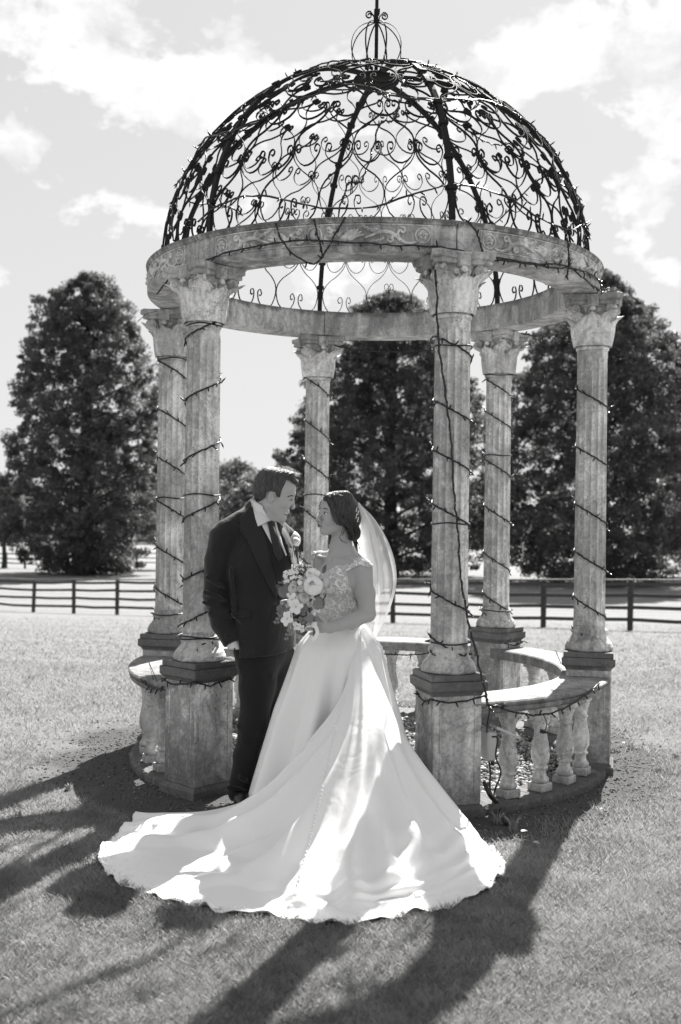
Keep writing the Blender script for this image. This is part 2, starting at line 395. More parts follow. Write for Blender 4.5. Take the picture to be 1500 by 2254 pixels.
for k, a in ANG.items():
    p = polar(a, RC)
    pd = inst('pedestal', ped_body, gazebo, p, (0, 0, a))
    for n_, me in (('panel_moulding', ped_panel), ('plinth', ped_plinth), ('cap_slab', ped_cap1), ('cap_slab', ped_cap2)): inst(n_, me, pd)
    inst('column_base', base_me, gazebo, p + Vector((0, 0, Z_CAP)), (0, 0, a))
    inst('column_shaft', shaft_me, gazebo, p + Vector((0, 0, Z_SB)), (0, 0, a))
    cp = inst('capital', capital_me, gazebo, p + Vector((0, 0, Z_ST)), (0, 0, a), (0.94, 0.94, 1.0))
    inst('abacus', abacus_me, cp)
    for q in range(4):
        inst('acanthus_leaf', leafA, cp, rot=(0, 0, q * pi / 2)); inst('acanthus_leaf', leafB, cp, rot=(0, 0, q * pi / 2 + pi / 4))
        inst('volute', volute_me, cp, rot=(0, 0, q * pi / 2 + pi / 4)); inst('helix', helix_me, cp, rot=(0, 0, q * pi / 2))
        inst('rosette', ros_me, cp, rot=(0, 0, q * pi / 2))
# ---- the carved ring: six blocks, joints over the columns
RI, RO = 1.205, 1.437
blk = MB(); half = radians(30) - 0.0022
sec = [(RI, Z_RB), (RO - 0.03, Z_RB), (RO - 0.012, Z_RB + 0.004), (RO - 0.004, Z_RB + 0.012), (RO - 0.004, Z_RB + 0.030), (RO - 0.014, Z_RB + 0.034), (RO - 0.014, Z_RT - 0.030), (RO - 0.004, Z_RT - 0.026), (RO - 0.002, Z_RT - 0.020), (RO + 0.004, Z_RT - 0.012), (RO + 0.006, Z_RT - 0.002), (RO, Z_RT), (RI, Z_RT)]
blk.loft([[polar(-half + 2 * half * i / 26, r, z) for r, z in sec] for i in range(27)])
block_me = blk.mesh('ring_block', M_ring)
RF = RO - 0.014; HP = radians(24.5)                  # carved field: s in metres along the face, t in metres from mid height
ZM = (Z_RB + 0.034 + Z_RT - 0.030) / 2
def onf(s, t, o=0.0): return polar(s / RF, RF + o, ZM + t)
def carve_tube(mb, pts, r, o=0.004, sc=None, n=5):
    P = catmull([(a, b, 0) for a, b in pts], 6)
    mb.tube([onf(p.x, p.y, o + 0.002) for p in P], r * 1.25, n, scale=sc(len(P)) if sc else None)
def lobe(mb, s, t, rs, rt, ang=0.0, h=0.011):
    h *= 1.5
    vs = [onf(s, t, h)]; fs = []
    for ring, hh in ((0.55, 0.8), (1.0, 0.0)):
        for j in range(12):
            a = 2 * pi * j / 12; x, y = rs * ring * cos(a), rt * ring * sin(a)
            vs.append(onf(s + x * cos(ang) - y * sin(ang), t + x * sin(ang) + y * cos(ang), hh * h - (0.002 if hh == 0 else 0)))
    for j in range(12):
        fs.append((0, 1 + j, 1 + (j + 1) % 12)); fs.append((1 + j, 13 + j, 13 + (j + 1) % 12, 1 + (j + 1) % 12))
    mb.add(vs, fs, True)
frame_mb = MB(); S1, T1 = RF * HP, 0.052
for a, b in (((-S1, -T1), (S1, -T1)), ((S1, -T1), (S1, T1)), ((S1, T1), (-S1, T1)), ((-S1, T1), (-S1, -T1))):
    n = 24 if a[1] == b[1] else 2
    frame_mb.sweep([onf(a[0] + (b[0] - a[0]) * i / n, a[1] + (b[1] - a[1]) * i / n, 0.0) for i in range(n + 1)], [(-0.003, -0.002), (0.003, -0.002), (0.002, 0.004), (-0.002, 0.004)], upv=lambda i: Vector((0, 0, 1)) if False else Vector((0, -1, 0)))
frame_me = frame_mb.mesh('panel_frame', M_carve)
ros_mb = MB()
for k in range(5): a = 2 * pi * k / 5 + 0.3; lobe(ros_mb, 0.016 * cos(a), 0.016 * sin(a), 0.013, 0.011, a, 0.012)
lobe(ros_mb, 0, 0, 0.006, 0.006, 0, 0.017)
ros_mb.tube([onf(0.038 * cos(2 * pi * i / 24), 0.038 * sin(2 * pi * i / 24), 0.003) for i in range(24)], 0.0042, 5, closed=True)
rosette_me = ros_mb.mesh('carved_rosette', M_carve)
egg = MB(); lobe(egg, 0, 0, 0.026, 0.032, 0, 0.016)
egg.tube([onf(0.037 * cos(2 * pi * i / 24), 0.043 * sin(2 * pi * i / 24), 0.003) for i in range(24)], 0.0042, 5, closed=True)
for q in (-1, 0, 1): egg.tube([onf(0.026 * sx_ / 4, 0.010 * q + 0.003 * (1 - (sx_ / 4) ** 2), 0.0155 - 0.012 * (sx_ / 4) ** 2) for sx_ in range(-4, 5)], 0.002, 4)
egg_me = egg.mesh('carved_urn', M_carve)
def scroll_me(m):
    mb = MB(); th = lambda n: [0.5 + 0.8 * sin(pi * i / (n - 1)) for i in range(n)]
    def T(pts, r=0.0058): carve_tube(mb, [(m * a, b) for a, b in pts], r, 0.003, th)
    def spiral(cx, cy, r, a0, turns, rr=0.005): T([(cx + r * (1 - 0.8 * k / 14) * cos(radians(a0 + turns * 360 * k / 14)), cy + r * (1 - 0.8 * k / 14) * sin(radians(a0 + turns * 360 * k / 14))) for k in range(15)], rr)
    # main S stem from the end rosette to the winged leaf
    T([(0.53, -0.034), (0.49, -0.044), (0.45, -0.032), (0.42, -0.006), (0.38, 0.012), (0.335, 0.010), (0.30, -0.006), (0.26, -0.020)], 0.0075)
    spiral(0.455, 0.022, 0.019, 200, -1.3); spiral(0.395, -0.026, 0.018, 90, 1.3); spiral(0.325, 0.030, 0.015, 180, -1.2)
    T([(0.44, -0.02), (0.43, 0.004), (0.445, 0.03)]); T([(0.40, 0.005), (0.405, -0.012), (0.397, -0.03)]); T([(0.35, 0.011), (0.335, 0.02), (0.325, 0.035)])
    for k in range(6): lobe(mb, m * (0.355 - 0.012 * k), -0.022 - 0.004 * (k % 2) - 0.003 * k, 0.013, 0.006, m * (0.9 - 0.25 * k))
    for k in range(5): lobe(mb, m * (0.30 + 0.010 * k), 0.022 + 0.004 * (k % 2), 0.012, 0.0055, -m * (0.3 + 0.3 * k))
    for k in range(7):                                # the wing
        a = radians(28 + 17 * k); L_ = 0.075 - 0.004 * k
        T([(0.185, -0.032), (0.185 + 0.55 * L_ * cos(a), -0.032 + 0.6 * L_ * sin(a)), (0.185 + L_ * cos(a - 0.25), -0.032 + L_ * sin(a - 0.1))], 0.0062)
    for k in range(4): spiral(0.255 + 0.018 * k, 0.036 - 0.008 * k, 0.009, 200, -1.0, 0.004)
    lobe(mb, m * 0.155, -0.018, 0.03, 0.017, m * 0.5, 0.015); lobe(mb, m * 0.125, 0.006, 0.013, 0.013, 0, 0.015)
    T([(0.12, 0.01), (0.10, 0.022), (0.088, 0.010), (0.075, 0.018)], 0.006); spiral(0.075, 0.026, 0.013, 230, 1.1)
    T([(0.10, -0.03), (0.08, -0.036), (0.062, -0.026), (0.055, -0.010)], 0.006); T([(0.13, -0.035), (0.15, -0.042), (0.18, -0.044)], 0.005)
    for k in range(5): lobe(mb, m * (0.085 + 0.012 * k), -0.008 + 0.006 * (k % 2), 0.010, 0.0055, m * (0.8 * k))
    return mb.mesh('carved_scrollwork', M_carve)
scL, scR = scroll_me(-1), scroll_me(1)
names = ['B', 'C', 'D', 'E', 'F', 'A']
for i, k in enumerate(names):
    a = ANG[k] + radians(30)
    b = inst('ring_block', block_me, gazebo, rot=(0, 0, a))
    inst('panel_frame', frame_me, b); inst('carved_urn', egg_me, b); inst('carved_scrollwork', scL, b); inst('carved_scrollwork', scR, b)
    for s in (-1, 1): inst('carved_rosette', rosette_me, b, rot=(0, 0, s * radians(22.6)))
# ---- benches, balusters and kerb between all columns but the entrance (A-B)
half = radians(30) - 0.095
def arc_block(prof, h, n=20, grain=0):
    mb = MB(); mb.loft([[polar(-h + 2 * h * i / n, r, z) for r, z in prof] for i in range(n + 1)])
    if grain: mb.v = [(x + rnd.uniform(-grain, grain), y + rnd.uniform(-grain, grain), z + rnd.uniform(-grain, grain) * (z > 0)) for x, y, z in mb.v]
    return mb
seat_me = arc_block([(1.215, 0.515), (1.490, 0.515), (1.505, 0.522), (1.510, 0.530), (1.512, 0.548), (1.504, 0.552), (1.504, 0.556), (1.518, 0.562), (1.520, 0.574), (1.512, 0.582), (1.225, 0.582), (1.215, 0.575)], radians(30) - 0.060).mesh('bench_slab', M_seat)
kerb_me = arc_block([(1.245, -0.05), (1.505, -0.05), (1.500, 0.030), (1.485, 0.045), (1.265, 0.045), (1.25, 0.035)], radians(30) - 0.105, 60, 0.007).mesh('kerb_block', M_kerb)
bal_mb = MB(); bal_mb.box((0, 0, 0.0225), (0.098, 0.098, 0.045), bev=0.004)
bal_mb.lathe([(0.040, 0.045), (0.047, 0.052), (0.049, 0.064), (0.043, 0.074), (0.036, 0.082), (0.0315, 0.100), (0.0315, 0.112), (0.0325, 0.118), (0.042, 0.122), (0.044, 0.129), (0.040, 0.135), (0.0335, 0.140), (0.040, 0.152), (0.049, 0.172), (0.052, 0.195), (0.050, 0.225), (0.044, 0.260), (0.037, 0.295), (0.034, 0.325), (0.034, 0.333), (0.041, 0.337), (0.042, 0.344), (0.036, 0.349), (0.036, 0.362), (0.040, 0.385), (0.047, 0.405), (0.050, 0.416), (0.045, 0.424)], 24)
bal_mb.box((0, 0, 0.447), (0.104, 0.104, 0.046), bev=0.004)
bal_me = bal_mb.mesh('baluster', M_bal)
for k in names[:-1]:
    a = ANG[k] + radians(30)
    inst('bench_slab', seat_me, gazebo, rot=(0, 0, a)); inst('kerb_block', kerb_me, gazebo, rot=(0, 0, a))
    for s in (15, 25, 35, 45):
        inst('baluster', bal_me, gazebo, polar(ANG[k] + radians(s), 1.395, 0.045), (rnd.uniform(-.012, .012), rnd.uniform(-.012, .012), ANG[k] + radians(s)))
# ---- the iron dome
DR, DH = 1.352, 1.285
dome = MB()
dome_ob = None
def dpt(az, v, o=0.0):
    """point of the dome: az angle, v = 0 at the ring, 1 at the crown"""
    e = v * pi / 2; return polar(az, (DR + o) * cos(e), Z_RT + (DH + o) * sin(e))
hub = MB().lathe([(0.0, Z_RT + DH - 0.012), (0.14, Z_RT + DH - 0.03), (0.15, Z_RT + DH - 0.02), (0.14, Z_RT + DH - 0.002), (0.03, Z_RT + DH + 0.01), (0.02, Z_RT + DH + 0.05), (0.0, Z_RT + DH + 0.05)], 24, caps=False)
for z, r in ((Z_RT + 0.006, DR), ):
    hub.sweep([polar(2 * pi * i / 72, r, z) for i in range(72)], [(-0.005, -0.006), (0.005, -0.006), (0.005, 0.006), (-0.005, 0.006)], upv=(0, 0, 1), closed=True)
dome_ob = hub.build('iron_dome', M_iron, gazebo)
rib = MB(); P = [dpt(0, v / 24 * 0.955, 0.0) for v in range(25)]
rib.sweep(P, [(-0.015, -0.011), (0.015, -0.011), (0.015, 0.011), (-0.015, 0.011)], upv=lambda i: polar(0, cos(i / 24 * .955 * pi / 2), sin(i / 24 * .955 * pi / 2)))
rib.sweep([polar(0, DR - 0.02, Z_RT + 0.003), polar(0, DR + 0.035, Z_RT + 0.003)], [(-0.03, -0.003), (0.03, -0.003), (0.03, 0.003), (-0.03, 0.003)], upv=(0, 0, 1))
rib_me = rib.mesh('rib', M_iron)
for a in ANG.values(): inst('rib', rib_me, dome_ob, rot=(0, 0, a))
# scrolls in one 60 degree bay.  u across (-1..1 of the half bay), v up the meridian
HB = radians(30)
def spiral2(cx, cy, r, a0, turn, n=12, shrink=0.72):
    return [(cx + r * (1 - shrink * k / n) * cos(a0 + turn * k / n), cy + r * (1 - shrink * k / n) * sin(a0 + turn * k / n)) for k in range(n + 1)]
def ogee(m):
    """one S-scroll of a cell, unit coordinates x -1..1, y 0..1, mirrored by m; curls at both ends"""
    lo = spiral2(0.21, 0.30, 0.115, radians(185), radians(-330)); lo.reverse()          # small curl beside the cell's axis
    mid = [(0.13, 0.17), (0.30, 0.035), (0.56, 0.00), (0.84, 0.12), (0.985, 0.36), (0.93, 0.56), (0.70, 0.72), (0.42, 0.83), (0.18, 0.965)]
    hi = [(0.035, 1.10), (0.03, 1.22)] + spiral2(0.155, 1.25, 0.115, radians(180), radians(-400), 12)
    return [(m * x, y) for x, y in lo + mid + hi]
def scroll3d(pts, u0, du, v0, dv, name='scroll'):
    P3 = catmull([(x + rnd.uniform(-.012, .012), y + rnd.uniform(-.008, .008), 0) for x, y in pts], 2); mb = MB(); W = []
    for p in P3:
        v = v0 + dv * p.y; u = u0 + du * p.x
        W.append((u * HB * 0.975, min(v, 0.97)))
    path = [dpt(a, v, 0.0) for a, v in W]
    mb.sweep(path, [(-0.0023, -0.0055), (0.0023, -0.0055), (0.0023, 0.0055), (-0.0023, 0.0055)], upv=lambda i: polar(W[i][0], cos(W[i][1] * pi / 2), sin(W[i][1] * pi / 2)))
    return mb.mesh(name, M_iron)
bay = []
ROWS = [(0.004, 0.165, 4, 0), (0.160, 0.160, 4, 1), (0.315, 0.155, 3, 0), (0.465, 0.15, 3, 1), (0.61, 0.14, 2, 0), (0.74, 0.13, 1, 0)]
for v0, dv, n, off in ROWS:
    du = 1.0 / n
    if not off: cs = [(-1 + du * (2 * i + 1), 'both') for i in range(n)]
    else: cs = [(-1 + 2 * du * i, 'both' if 0 < i < n else ('R' if i == 0 else 'L')) for i in range(n + 1)]
    for u0, sd in cs:
        if sd in ('both', 'R'): bay.append(scroll3d(ogee(1), u0, du, v0, dv))
        if sd in ('both', 'L'): bay.append(scroll3d(ogee(-1), u0, du, v0, dv))
# small double curls that fill the cells
def curl_pair(x, y, s): 
    return [[(x + m * (0.02 + 0.0 * s), y - 0.22 * s)] + [(x + m * a, y + b) for a, b in spiral2(0.13 * s, 0, 0.13 * s, radians(215), radians(-420), 12)] for m in (1, -1)]
for v0, dv, n, off in ROWS[:3]:
    du = 1.0 / n
    for i in range(n):
        if off: continue
        u0 = -1 + du * (2 * i + 1)
        for q in (curl_pair(0, 0.62, 0.9) if (i + n) % 3 == 0 else []): bay.append(scroll3d(q, u0, du, v0, dv))
for i, a in enumerate(ANG.values()):
    for me in bay: inst('scroll', me, dome_ob, rot=(0, 0, a + HB))
# clips where the scrolls meet the ribs
clip = MB(); clip.box((0, 0, 0), (0.05, 0.034, 0.03), None, 0.003); clip_me = clip.mesh('rib_collar', M_iron); CLIPS = []
for v in (0.10, 0.19, 0.30, 0.38, 0.48, 0.56, 0.66, 0.73, 0.83):
    CLIPS.append(v)
for a in ANG.values():
    for v in CLIPS: inst('rib_collar', clip_me, dome_ob, dpt(a, v, 0.004), (-(v * pi / 2), 0, a))
# finial
fin = empty('finial', (0, 0, Z_RT + DH)); fin.parent = gazebo
zc = 0.19
MB().lathe([(0.012, 0.0), (0.011, 0.6), (0.007, 0.95), (0.002, 1.0)], 10).build('spike', M_iron, fin)
hoop = MB()
hoop.sweep([(0.172 * cos(2 * pi * i / 40) * (1.0), 0, zc + 0.172 * sin(2 * pi * i / 40)) for i in range(40)], [(-0.0015, -0.0045), (0.0015, -0.0045), (0.0015, 0.0045), (-0.0015, 0.0045)], upv=(0, 1, 0), closed=True)
hoop_me = hoop.mesh('orb_hoop', M_iron)
for k in range(4): inst('orb_hoop', hoop_me, fin, rot=(0, 0, radians(20 + 45 * k)))
for k in range(4):
    mb = MB(); sp = [(0.012, 0.36), (0.018, 0.40), (0.04, 0.425)] + [(0.05 + 0.026 * (1 - 0.75 * i / 12) * cos(radians(110 - 40 * i)), 0.405 + 0.026 * (1 - 0.75 * i / 12) * sin(radians(110 - 40 * i))) for i in range(13)]
    mb.sweep([(x, 0, z) for x, z in sp], [(-0.003, -0.006), (0.003, -0.006), (0.003, 0.006), (-0.003, 0.006)], upv=(0, 1, 0)); mb.build('finial_curl', M_iron, fin, rot=(0, 0, radians(10 + 90 * k)))
MB().box((0, 0, 0.43), (0.035, 0.035, 0.03), bev=0.003).build('finial_collar', M_iron, fin)
# ================================================================== ground
def ground_mat():
    m, t, b = material('lawn_soil', 0.95, 0.15)
    p = pos(t); s = t.new('ShaderNodeSeparateXYZ'); t.link(p, s.inputs[0])
    fine = t.noise(p, 40, 6, 0.7); mid = t.noise(p, 3.0, 5, 0.6); big = t.noise(p, 0.35, 4, 0.5)
    v = t.math('MULTIPLY', t.mix(fine, 0.08, 0.36), t.mix(mid, 0.75, 1.25))
    v = t.math('MULTIPLY', v, t.mix(big, 0.8, 1.2))
    # mown stripes, running nearly across the view
    yy = t.math('ADD', s.outputs[1], t.math('MULTIPLY', s.outputs[0], 0.10))
    st = t.math('SINE', t.math('ADD', t.math('MULTIPLY', yy, 2.6), t.math('MULTIPLY', t.noise(p, 0.5, 2), 2.0)))
    v = t.math('MULTIPLY', v, t.mix(t.math('MULTIPLY_ADD', st, 0.5, 0.5), 0.92, 1.08))
    # far grass blends into its own narrower tone range with distance
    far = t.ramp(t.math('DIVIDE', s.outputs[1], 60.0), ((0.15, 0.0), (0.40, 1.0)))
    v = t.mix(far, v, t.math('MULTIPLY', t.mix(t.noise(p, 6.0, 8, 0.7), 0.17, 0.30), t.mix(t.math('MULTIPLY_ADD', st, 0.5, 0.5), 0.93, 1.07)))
    # bare earth round the gazebo
    dx = t.math('SUBTRACT', s.outputs[0], GX); dy = t.math('SUBTRACT', s.outputs[1], GY)
    rr = t.math('SQRT', t.math('ADD', t.math('MULTIPLY', dx, dx), t.math('MULTIPLY', dy, dy)))
    bare = t.ramp(t.math('ADD', t.math('MULTIPLY', rr, 0.25), t.math('MULTIPLY', t.math('SUBTRACT', t.noise(p, 2.5, 5, 0.6), 0.5), 0.25)), ((0.46, 1.0), (0.53, 0.0)))
    soil = t.mix(t.noise(p, 70, 6, 0.75), 0.03, 0.19)
    v = t.mix(bare, v, soil)
    set_val(t, b, v); bump(t, b, t.math('ADD', fine, t.noise(p, 120, 3, 0.7)), 0.9, 0.02)
    return m
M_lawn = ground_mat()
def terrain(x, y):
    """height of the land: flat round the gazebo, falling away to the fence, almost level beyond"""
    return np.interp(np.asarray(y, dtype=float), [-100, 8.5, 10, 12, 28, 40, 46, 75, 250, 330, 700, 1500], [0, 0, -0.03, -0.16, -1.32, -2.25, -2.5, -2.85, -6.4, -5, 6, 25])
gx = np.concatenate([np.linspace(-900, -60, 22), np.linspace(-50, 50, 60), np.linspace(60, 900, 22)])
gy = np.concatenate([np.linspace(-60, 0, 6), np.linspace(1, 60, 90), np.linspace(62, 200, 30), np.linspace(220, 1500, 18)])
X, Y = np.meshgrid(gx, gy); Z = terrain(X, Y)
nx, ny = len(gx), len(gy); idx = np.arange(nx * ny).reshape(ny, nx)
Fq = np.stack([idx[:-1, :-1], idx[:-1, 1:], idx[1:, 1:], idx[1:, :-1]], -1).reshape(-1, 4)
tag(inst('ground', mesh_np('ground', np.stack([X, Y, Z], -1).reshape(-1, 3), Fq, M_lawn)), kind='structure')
# ================================================================== fences
def rail_fence(p0, p1, first, step, h, rails, label, group=None, post=0.12, rail_h=0.085, top_board=True):
    d = Vector((p1[0] - p0[0], p1[1] - p0[1], 0)); L = d.length; d.normalize(); az = atan2(d.y, d.x)
    z0 = float(terrain(0, p0[1]))
    root = empty('timber_fence', (p0[0], p0[1], z0), label, 'fence', group)
    n = int((L - first) / step) + 1; P = []
    for i in range(n):
        s = first + i * step; x, y = p0[0] + d.x * s, p0[1] + d.y * s
        P.append(Vector((x - p0[0], y - p0[1], float(terrain(x, y)) - z0)))
    pm = MB().box((0, 0, h / 2 - 0.15), (post, post * 0.75, h + 0.26), bev=0.008).mesh('post', M_wood)
    for p in P: inst('post', pm, root, p + Vector((rnd.uniform(-.01, .01), 0, rnd.uniform(-.02, .01))), (rnd.uniform(-.03, .03), rnd.uniform(-.03, .03), az))
    side = Vector((d.y, -d.x, 0)) * (post * 0.375 + 0.019)
    for k, fr in enumerate(rails):
        for i in range(n - 1):
            a, b = P[i] + side + Vector((0, 0, h * fr + rnd.uniform(-.022, .022))), P[i + 1] + side + Vector((0, 0, h * fr + rnd.uniform(-.012, .012)))
            a, b = a + (b - a) * 0.002, b - (b - a) * 0.002
            m = MB().sweep([a, (a + b) / 2 - Vector((0, 0, rnd.uniform(0.0, 0.03))), b], [(-0.018, -rail_h / 2), (0.018, -rail_h / 2), (0.018, rail_h / 2), (-0.018, rail_h / 2)], upv=(0, 0, 1))
            m.build('rail', M_wood, root)
    if top_board:
        for i in range(n - 1):
            a, b = P[i] + Vector((0, 0, h + 0.012)), P[i + 1] + Vector((0, 0, h + 0.012))
            a, b = a + (b - a) * 0.002, b - (b - a) * 0.002
            MB().sweep([a, b], [(-0.075, -0.02), (0.075, -0.02), (0.075, 0.02), (-0.075, 0.02)], upv=(0, 0, 1)).build('top_board', M_woodtop, root)
    return root
rail_fence((-18.27, 45.24), (20.4, 15.8), 1.86, 2.3, 1.2, (0.93, 0.70, 0.46, 0.215), 'dark four-rail timber fence with flat top board crossing the lawn behind the gazebo')
rail_fence((-36, 92), (-22.5, 83), 0.5, 2.2, 1.25, (0.9, 0.6, 0.3), 'far paddock fence with thin rails at left beside the left tree', top_board=False, post=0.16, rail_h=0.09)
rail_fence((-21.5, 88), (-13, 90), 0.5, 2.2, 1.3, (0.95, 0.65, 0.35), 'far post-and-rail fence between the left tree and the gazebo', top_board=False, post=0.16, rail_h=0.08)
rail_fence((-34, 76.0), (-23.0, 72), 0.3, 2.2, 0.95, (0.85, 0.35), 'low dark rail fence under the left tree, in front of the paddock fence', top_board=False, post=0.16, rail_h=0.12)
# ================================================================== trees
def leaf_material(name, v, sun_v):
    m, t, b = material(name, 0.55, 0.35)
    f = t.noise(pos(t), 1.1, 3, 0.6); g = t.noise(pos(t), 9, 2, 0.6)
    set_val(t, b, t.math('MULTIPLY', t.mix(f, v * 0.7, v * 1.3), t.mix(g, 0.7, 1.3)))
    tr = t.new('ShaderNodeBsdfTranslucent'); tr.inputs[0].default_value = (sun_v, sun_v, sun_v, 1)
    mx = t.new('ShaderNodeMixShader'); mx.inputs[0].default_value = 0.35
    t.link(b.outputs[0], mx.inputs[1]); t.link(tr.outputs[0], mx.inputs[2])
    t.link(mx.outputs[0], t.n['Material Output'].inputs['Surface'])
    return m
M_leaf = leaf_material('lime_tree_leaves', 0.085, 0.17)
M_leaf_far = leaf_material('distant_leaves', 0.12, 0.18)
M_bark = plain('rough_bark', 0.05, 0.9, 12, 0.4, 0.3, 0.8)
def foliage(name, clumps, per, leaf, mat, seed, parent, flat=0.75):
    r = np.random.default_rng(seed); C = np.asarray(clumps); n = len(C) * per
    c = np.repeat(C, per, axis=0)
    d = r.normal(size=(n, 3)); d /= np.linalg.norm(d, axis=1, keepdims=True)
    rad = r.random((n, 1)) ** 0.45
    p = c[:, :3] + d * rad * c[:, 3:4] * np.array([1, 1, flat])
    # droop: leaves hang outward and down at the rim of each spray
    nrm = d * 0.5 + r.normal(size=(n, 3)) * 0.7; nrm[:, 2] += 0.35; nrm /= np.linalg.norm(nrm, axis=1, keepdims=True)
    a = np.cross(nrm, r.normal(size=(n, 3))); a /= np.linalg.norm(a, axis=1, keepdims=True); b = np.cross(nrm, a)
    s = leaf * (0.6 + 0.8 * r.random((n, 1)))
    V = np.stack([p - a * s * 0.5, p + b * s * 0.32, p + a * s * 0.5, p - b * s * 0.32], 1).reshape(-1, 3)
    return inst(name, mesh_np(name, V, np.arange(n * 4).reshape(-1, 4), mat, False), parent)
def big_tree(x, y, H, prof, seed, label, n_cl=420, per=105, leaf=0.19, low=0.06, group='tall trees beyond the fence', name='lime_tree', mat=None, cl=(0.4, 0.85)):
    """prof: list of (height fraction, left radius, right radius) in metres"""
    z0 = float(terrain(x, y)); root = empty(name, (x, y, z0), label, 'tree', group)
    r = random.Random(seed); cl_ = []
    hs = [p[0] for p in prof]; lf = [p[1] for p in prof]; rt = [p[2] for p in prof]
    tr = MB(); tk = []
    k = 0
    ph = [r.uniform(0, 6.28) for _ in range(6)]
    while len(cl_) < n_cl:
        h = r.uniform(hs[0], hs[-1]); a = r.uniform(0, 2 * pi)
        rl, rr = np.interp(h, hs, lf), np.interp(h, hs, rt)
        R = (rr if cos(a) > 0 else rl) * abs(cos(a)) + 0.5 * (rl + rr) * (1 - abs(cos(a)))
        if r.random() > (R / max(max(lf), max(rt))) ** 0.8 + 0.12 + (0.3 if h < 0.12 else 0): continue
        R *= 1 + 0.13 * sin(3 * a + ph[0] + 9 * h) + 0.10 * sin(5 * a + ph[1] - 23 * h) + 0.06 * sin(41 * h + ph[2])
        q = r.random() ** 0.42; size = r.uniform(*cl) * (0.55 + 0.45 * min(1, R / 3.5))
        rad = max(0.0, R * q - size * 0.5)
        cl_.append((rad * cos(a), rad * sin(a), h * H, size))
    for _ in range(n_cl // 3):                         # stray sprays that break the outline
        h = r.uniform(hs[0] + 0.05, hs[-1]); a = r.uniform(0, 2 * pi)
        rl, rr = np.interp(h, hs, lf), np.interp(h, hs, rt)
        R = (rr if cos(a) > 0 else rl) * abs(cos(a)) + 0.5 * (rl + rr) * (1 - abs(cos(a)))
        cl_.append(((R + r.uniform(-0.7, 0.0)) * cos(a), (R + r.uniform(-0.7, 0.0)) * sin(a), h * H, r.uniform(0.25, 0.6)))
    foliage('crown', cl_, per, leaf, mat or M_leaf, seed, root)
    tr.tube(catmull([(0, 0, -0.3), (0.05, 0, H * 0.12), (-0.08, 0.05, H * 0.4), (0.05, 0, H * 0.7), (0, 0, H * 0.95)], 5), H * 0.026, 10, scale=[1.35 - 1.25 * i / 20 for i in range(21)])
    tr.build('trunk', M_bark, root)
    br = MB()
    for c in r.sample(cl_[:n_cl], min(46, n_cl // 8)):
        zb = max(0.06 * H, c[2] - 0.35 * sqrt(c[0] ** 2 + c[1] ** 2) - 0.3)
        br.tube(catmull([(0, 0, zb), (c[0] * 0.5, c[1] * 0.5, (zb + c[2]) / 2 + 0.1), (c[0], c[1], c[2])], 3), H * 0.006, 5, scale=[1, .85, .7, .55, .4, .3, .2])
    o = br.build('branches', M_bark, root); o['kind'] = 'stuff'
    return root
K = 75 / 2379.0
def X75(px, y=75): return (px - 750) * y / 2379.0
big_tree(X75(188), 75, 20.8, [(0.01, 4.0, 3.6), (0.06, 4.6, 4.0), (0.12, 5.8, 5.0), (0.18, 6.4, 5.5), (0.30, 5.8, 5.5), (0.45, 5.2, 5.0), (0.60, 5.1, 4.9), (0.72, 4.6, 4.2), (0.84, 3.9, 3.3), (0.92, 2.8, 2.4), (0.965, 1.3, 1.9), (1.0, 0.4, 0.9)], 3, 'tall cone-shaped dark leafy tree standing alone at the left of the gazebo', 1150)
big_tree(X75(865), 78, 20.4, [(0.02, 4.8, 5.0), (0.06, 7.0, 6.8), (0.14, 9.2, 8.8), (0.32, 9.2, 8.8), (0.42, 8.4, 8.0), (0.55, 6.8, 6.6), (0.69, 5.4, 5.6), (0.80, 4.6, 4.6), (0.90, 3.8, 3.4), (0.96, 2.5, 2.2), (1.0, 0.6, 0.7)], 5, 'tall dark leafy tree behind the middle of the gazebo, seen between the back columns', 1600)
big_tree(X75(1325, 70), 70, 20.2, [(0.02, 5.0, 4.4), (0.07, 6.8, 5.8), (0.14, 8.0, 7.0), (0.30, 7.6, 6.8), (0.45, 7.2, 6.3), (0.58, 6.6, 5.9), (0.70, 5.6, 5.6), (0.80, 4.6, 4.4), (0.90, 3.1, 2.4), (0.96, 1.7, 1.2), (1.0, 0.5, 0.3)], 8, 'broad tall dark leafy tree behind the right-hand columns of the gazebo', 1500)
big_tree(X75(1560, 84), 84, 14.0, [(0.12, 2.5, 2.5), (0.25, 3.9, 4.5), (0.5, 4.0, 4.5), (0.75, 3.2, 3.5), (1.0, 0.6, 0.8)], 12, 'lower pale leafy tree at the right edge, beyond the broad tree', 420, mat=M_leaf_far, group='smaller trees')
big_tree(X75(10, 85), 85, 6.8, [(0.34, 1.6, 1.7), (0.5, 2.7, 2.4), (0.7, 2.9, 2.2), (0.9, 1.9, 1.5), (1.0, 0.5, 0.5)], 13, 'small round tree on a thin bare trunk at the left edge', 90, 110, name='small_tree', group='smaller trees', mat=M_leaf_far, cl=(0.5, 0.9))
big_tree(X75(352, 86), 86, 6.3, [(0.34, 0.9, 1.0), (0.5, 1.9, 1.9), (0.7, 2.1, 2.2), (0.9, 1.5, 1.5), (1.0, 0.5, 0.5)], 14, 'small thin-stemmed tree between the left tree and the leftmost column', 70, 110, name='small_tree', group='smaller trees', mat=M_leaf_far, cl=(0.5, 0.9))
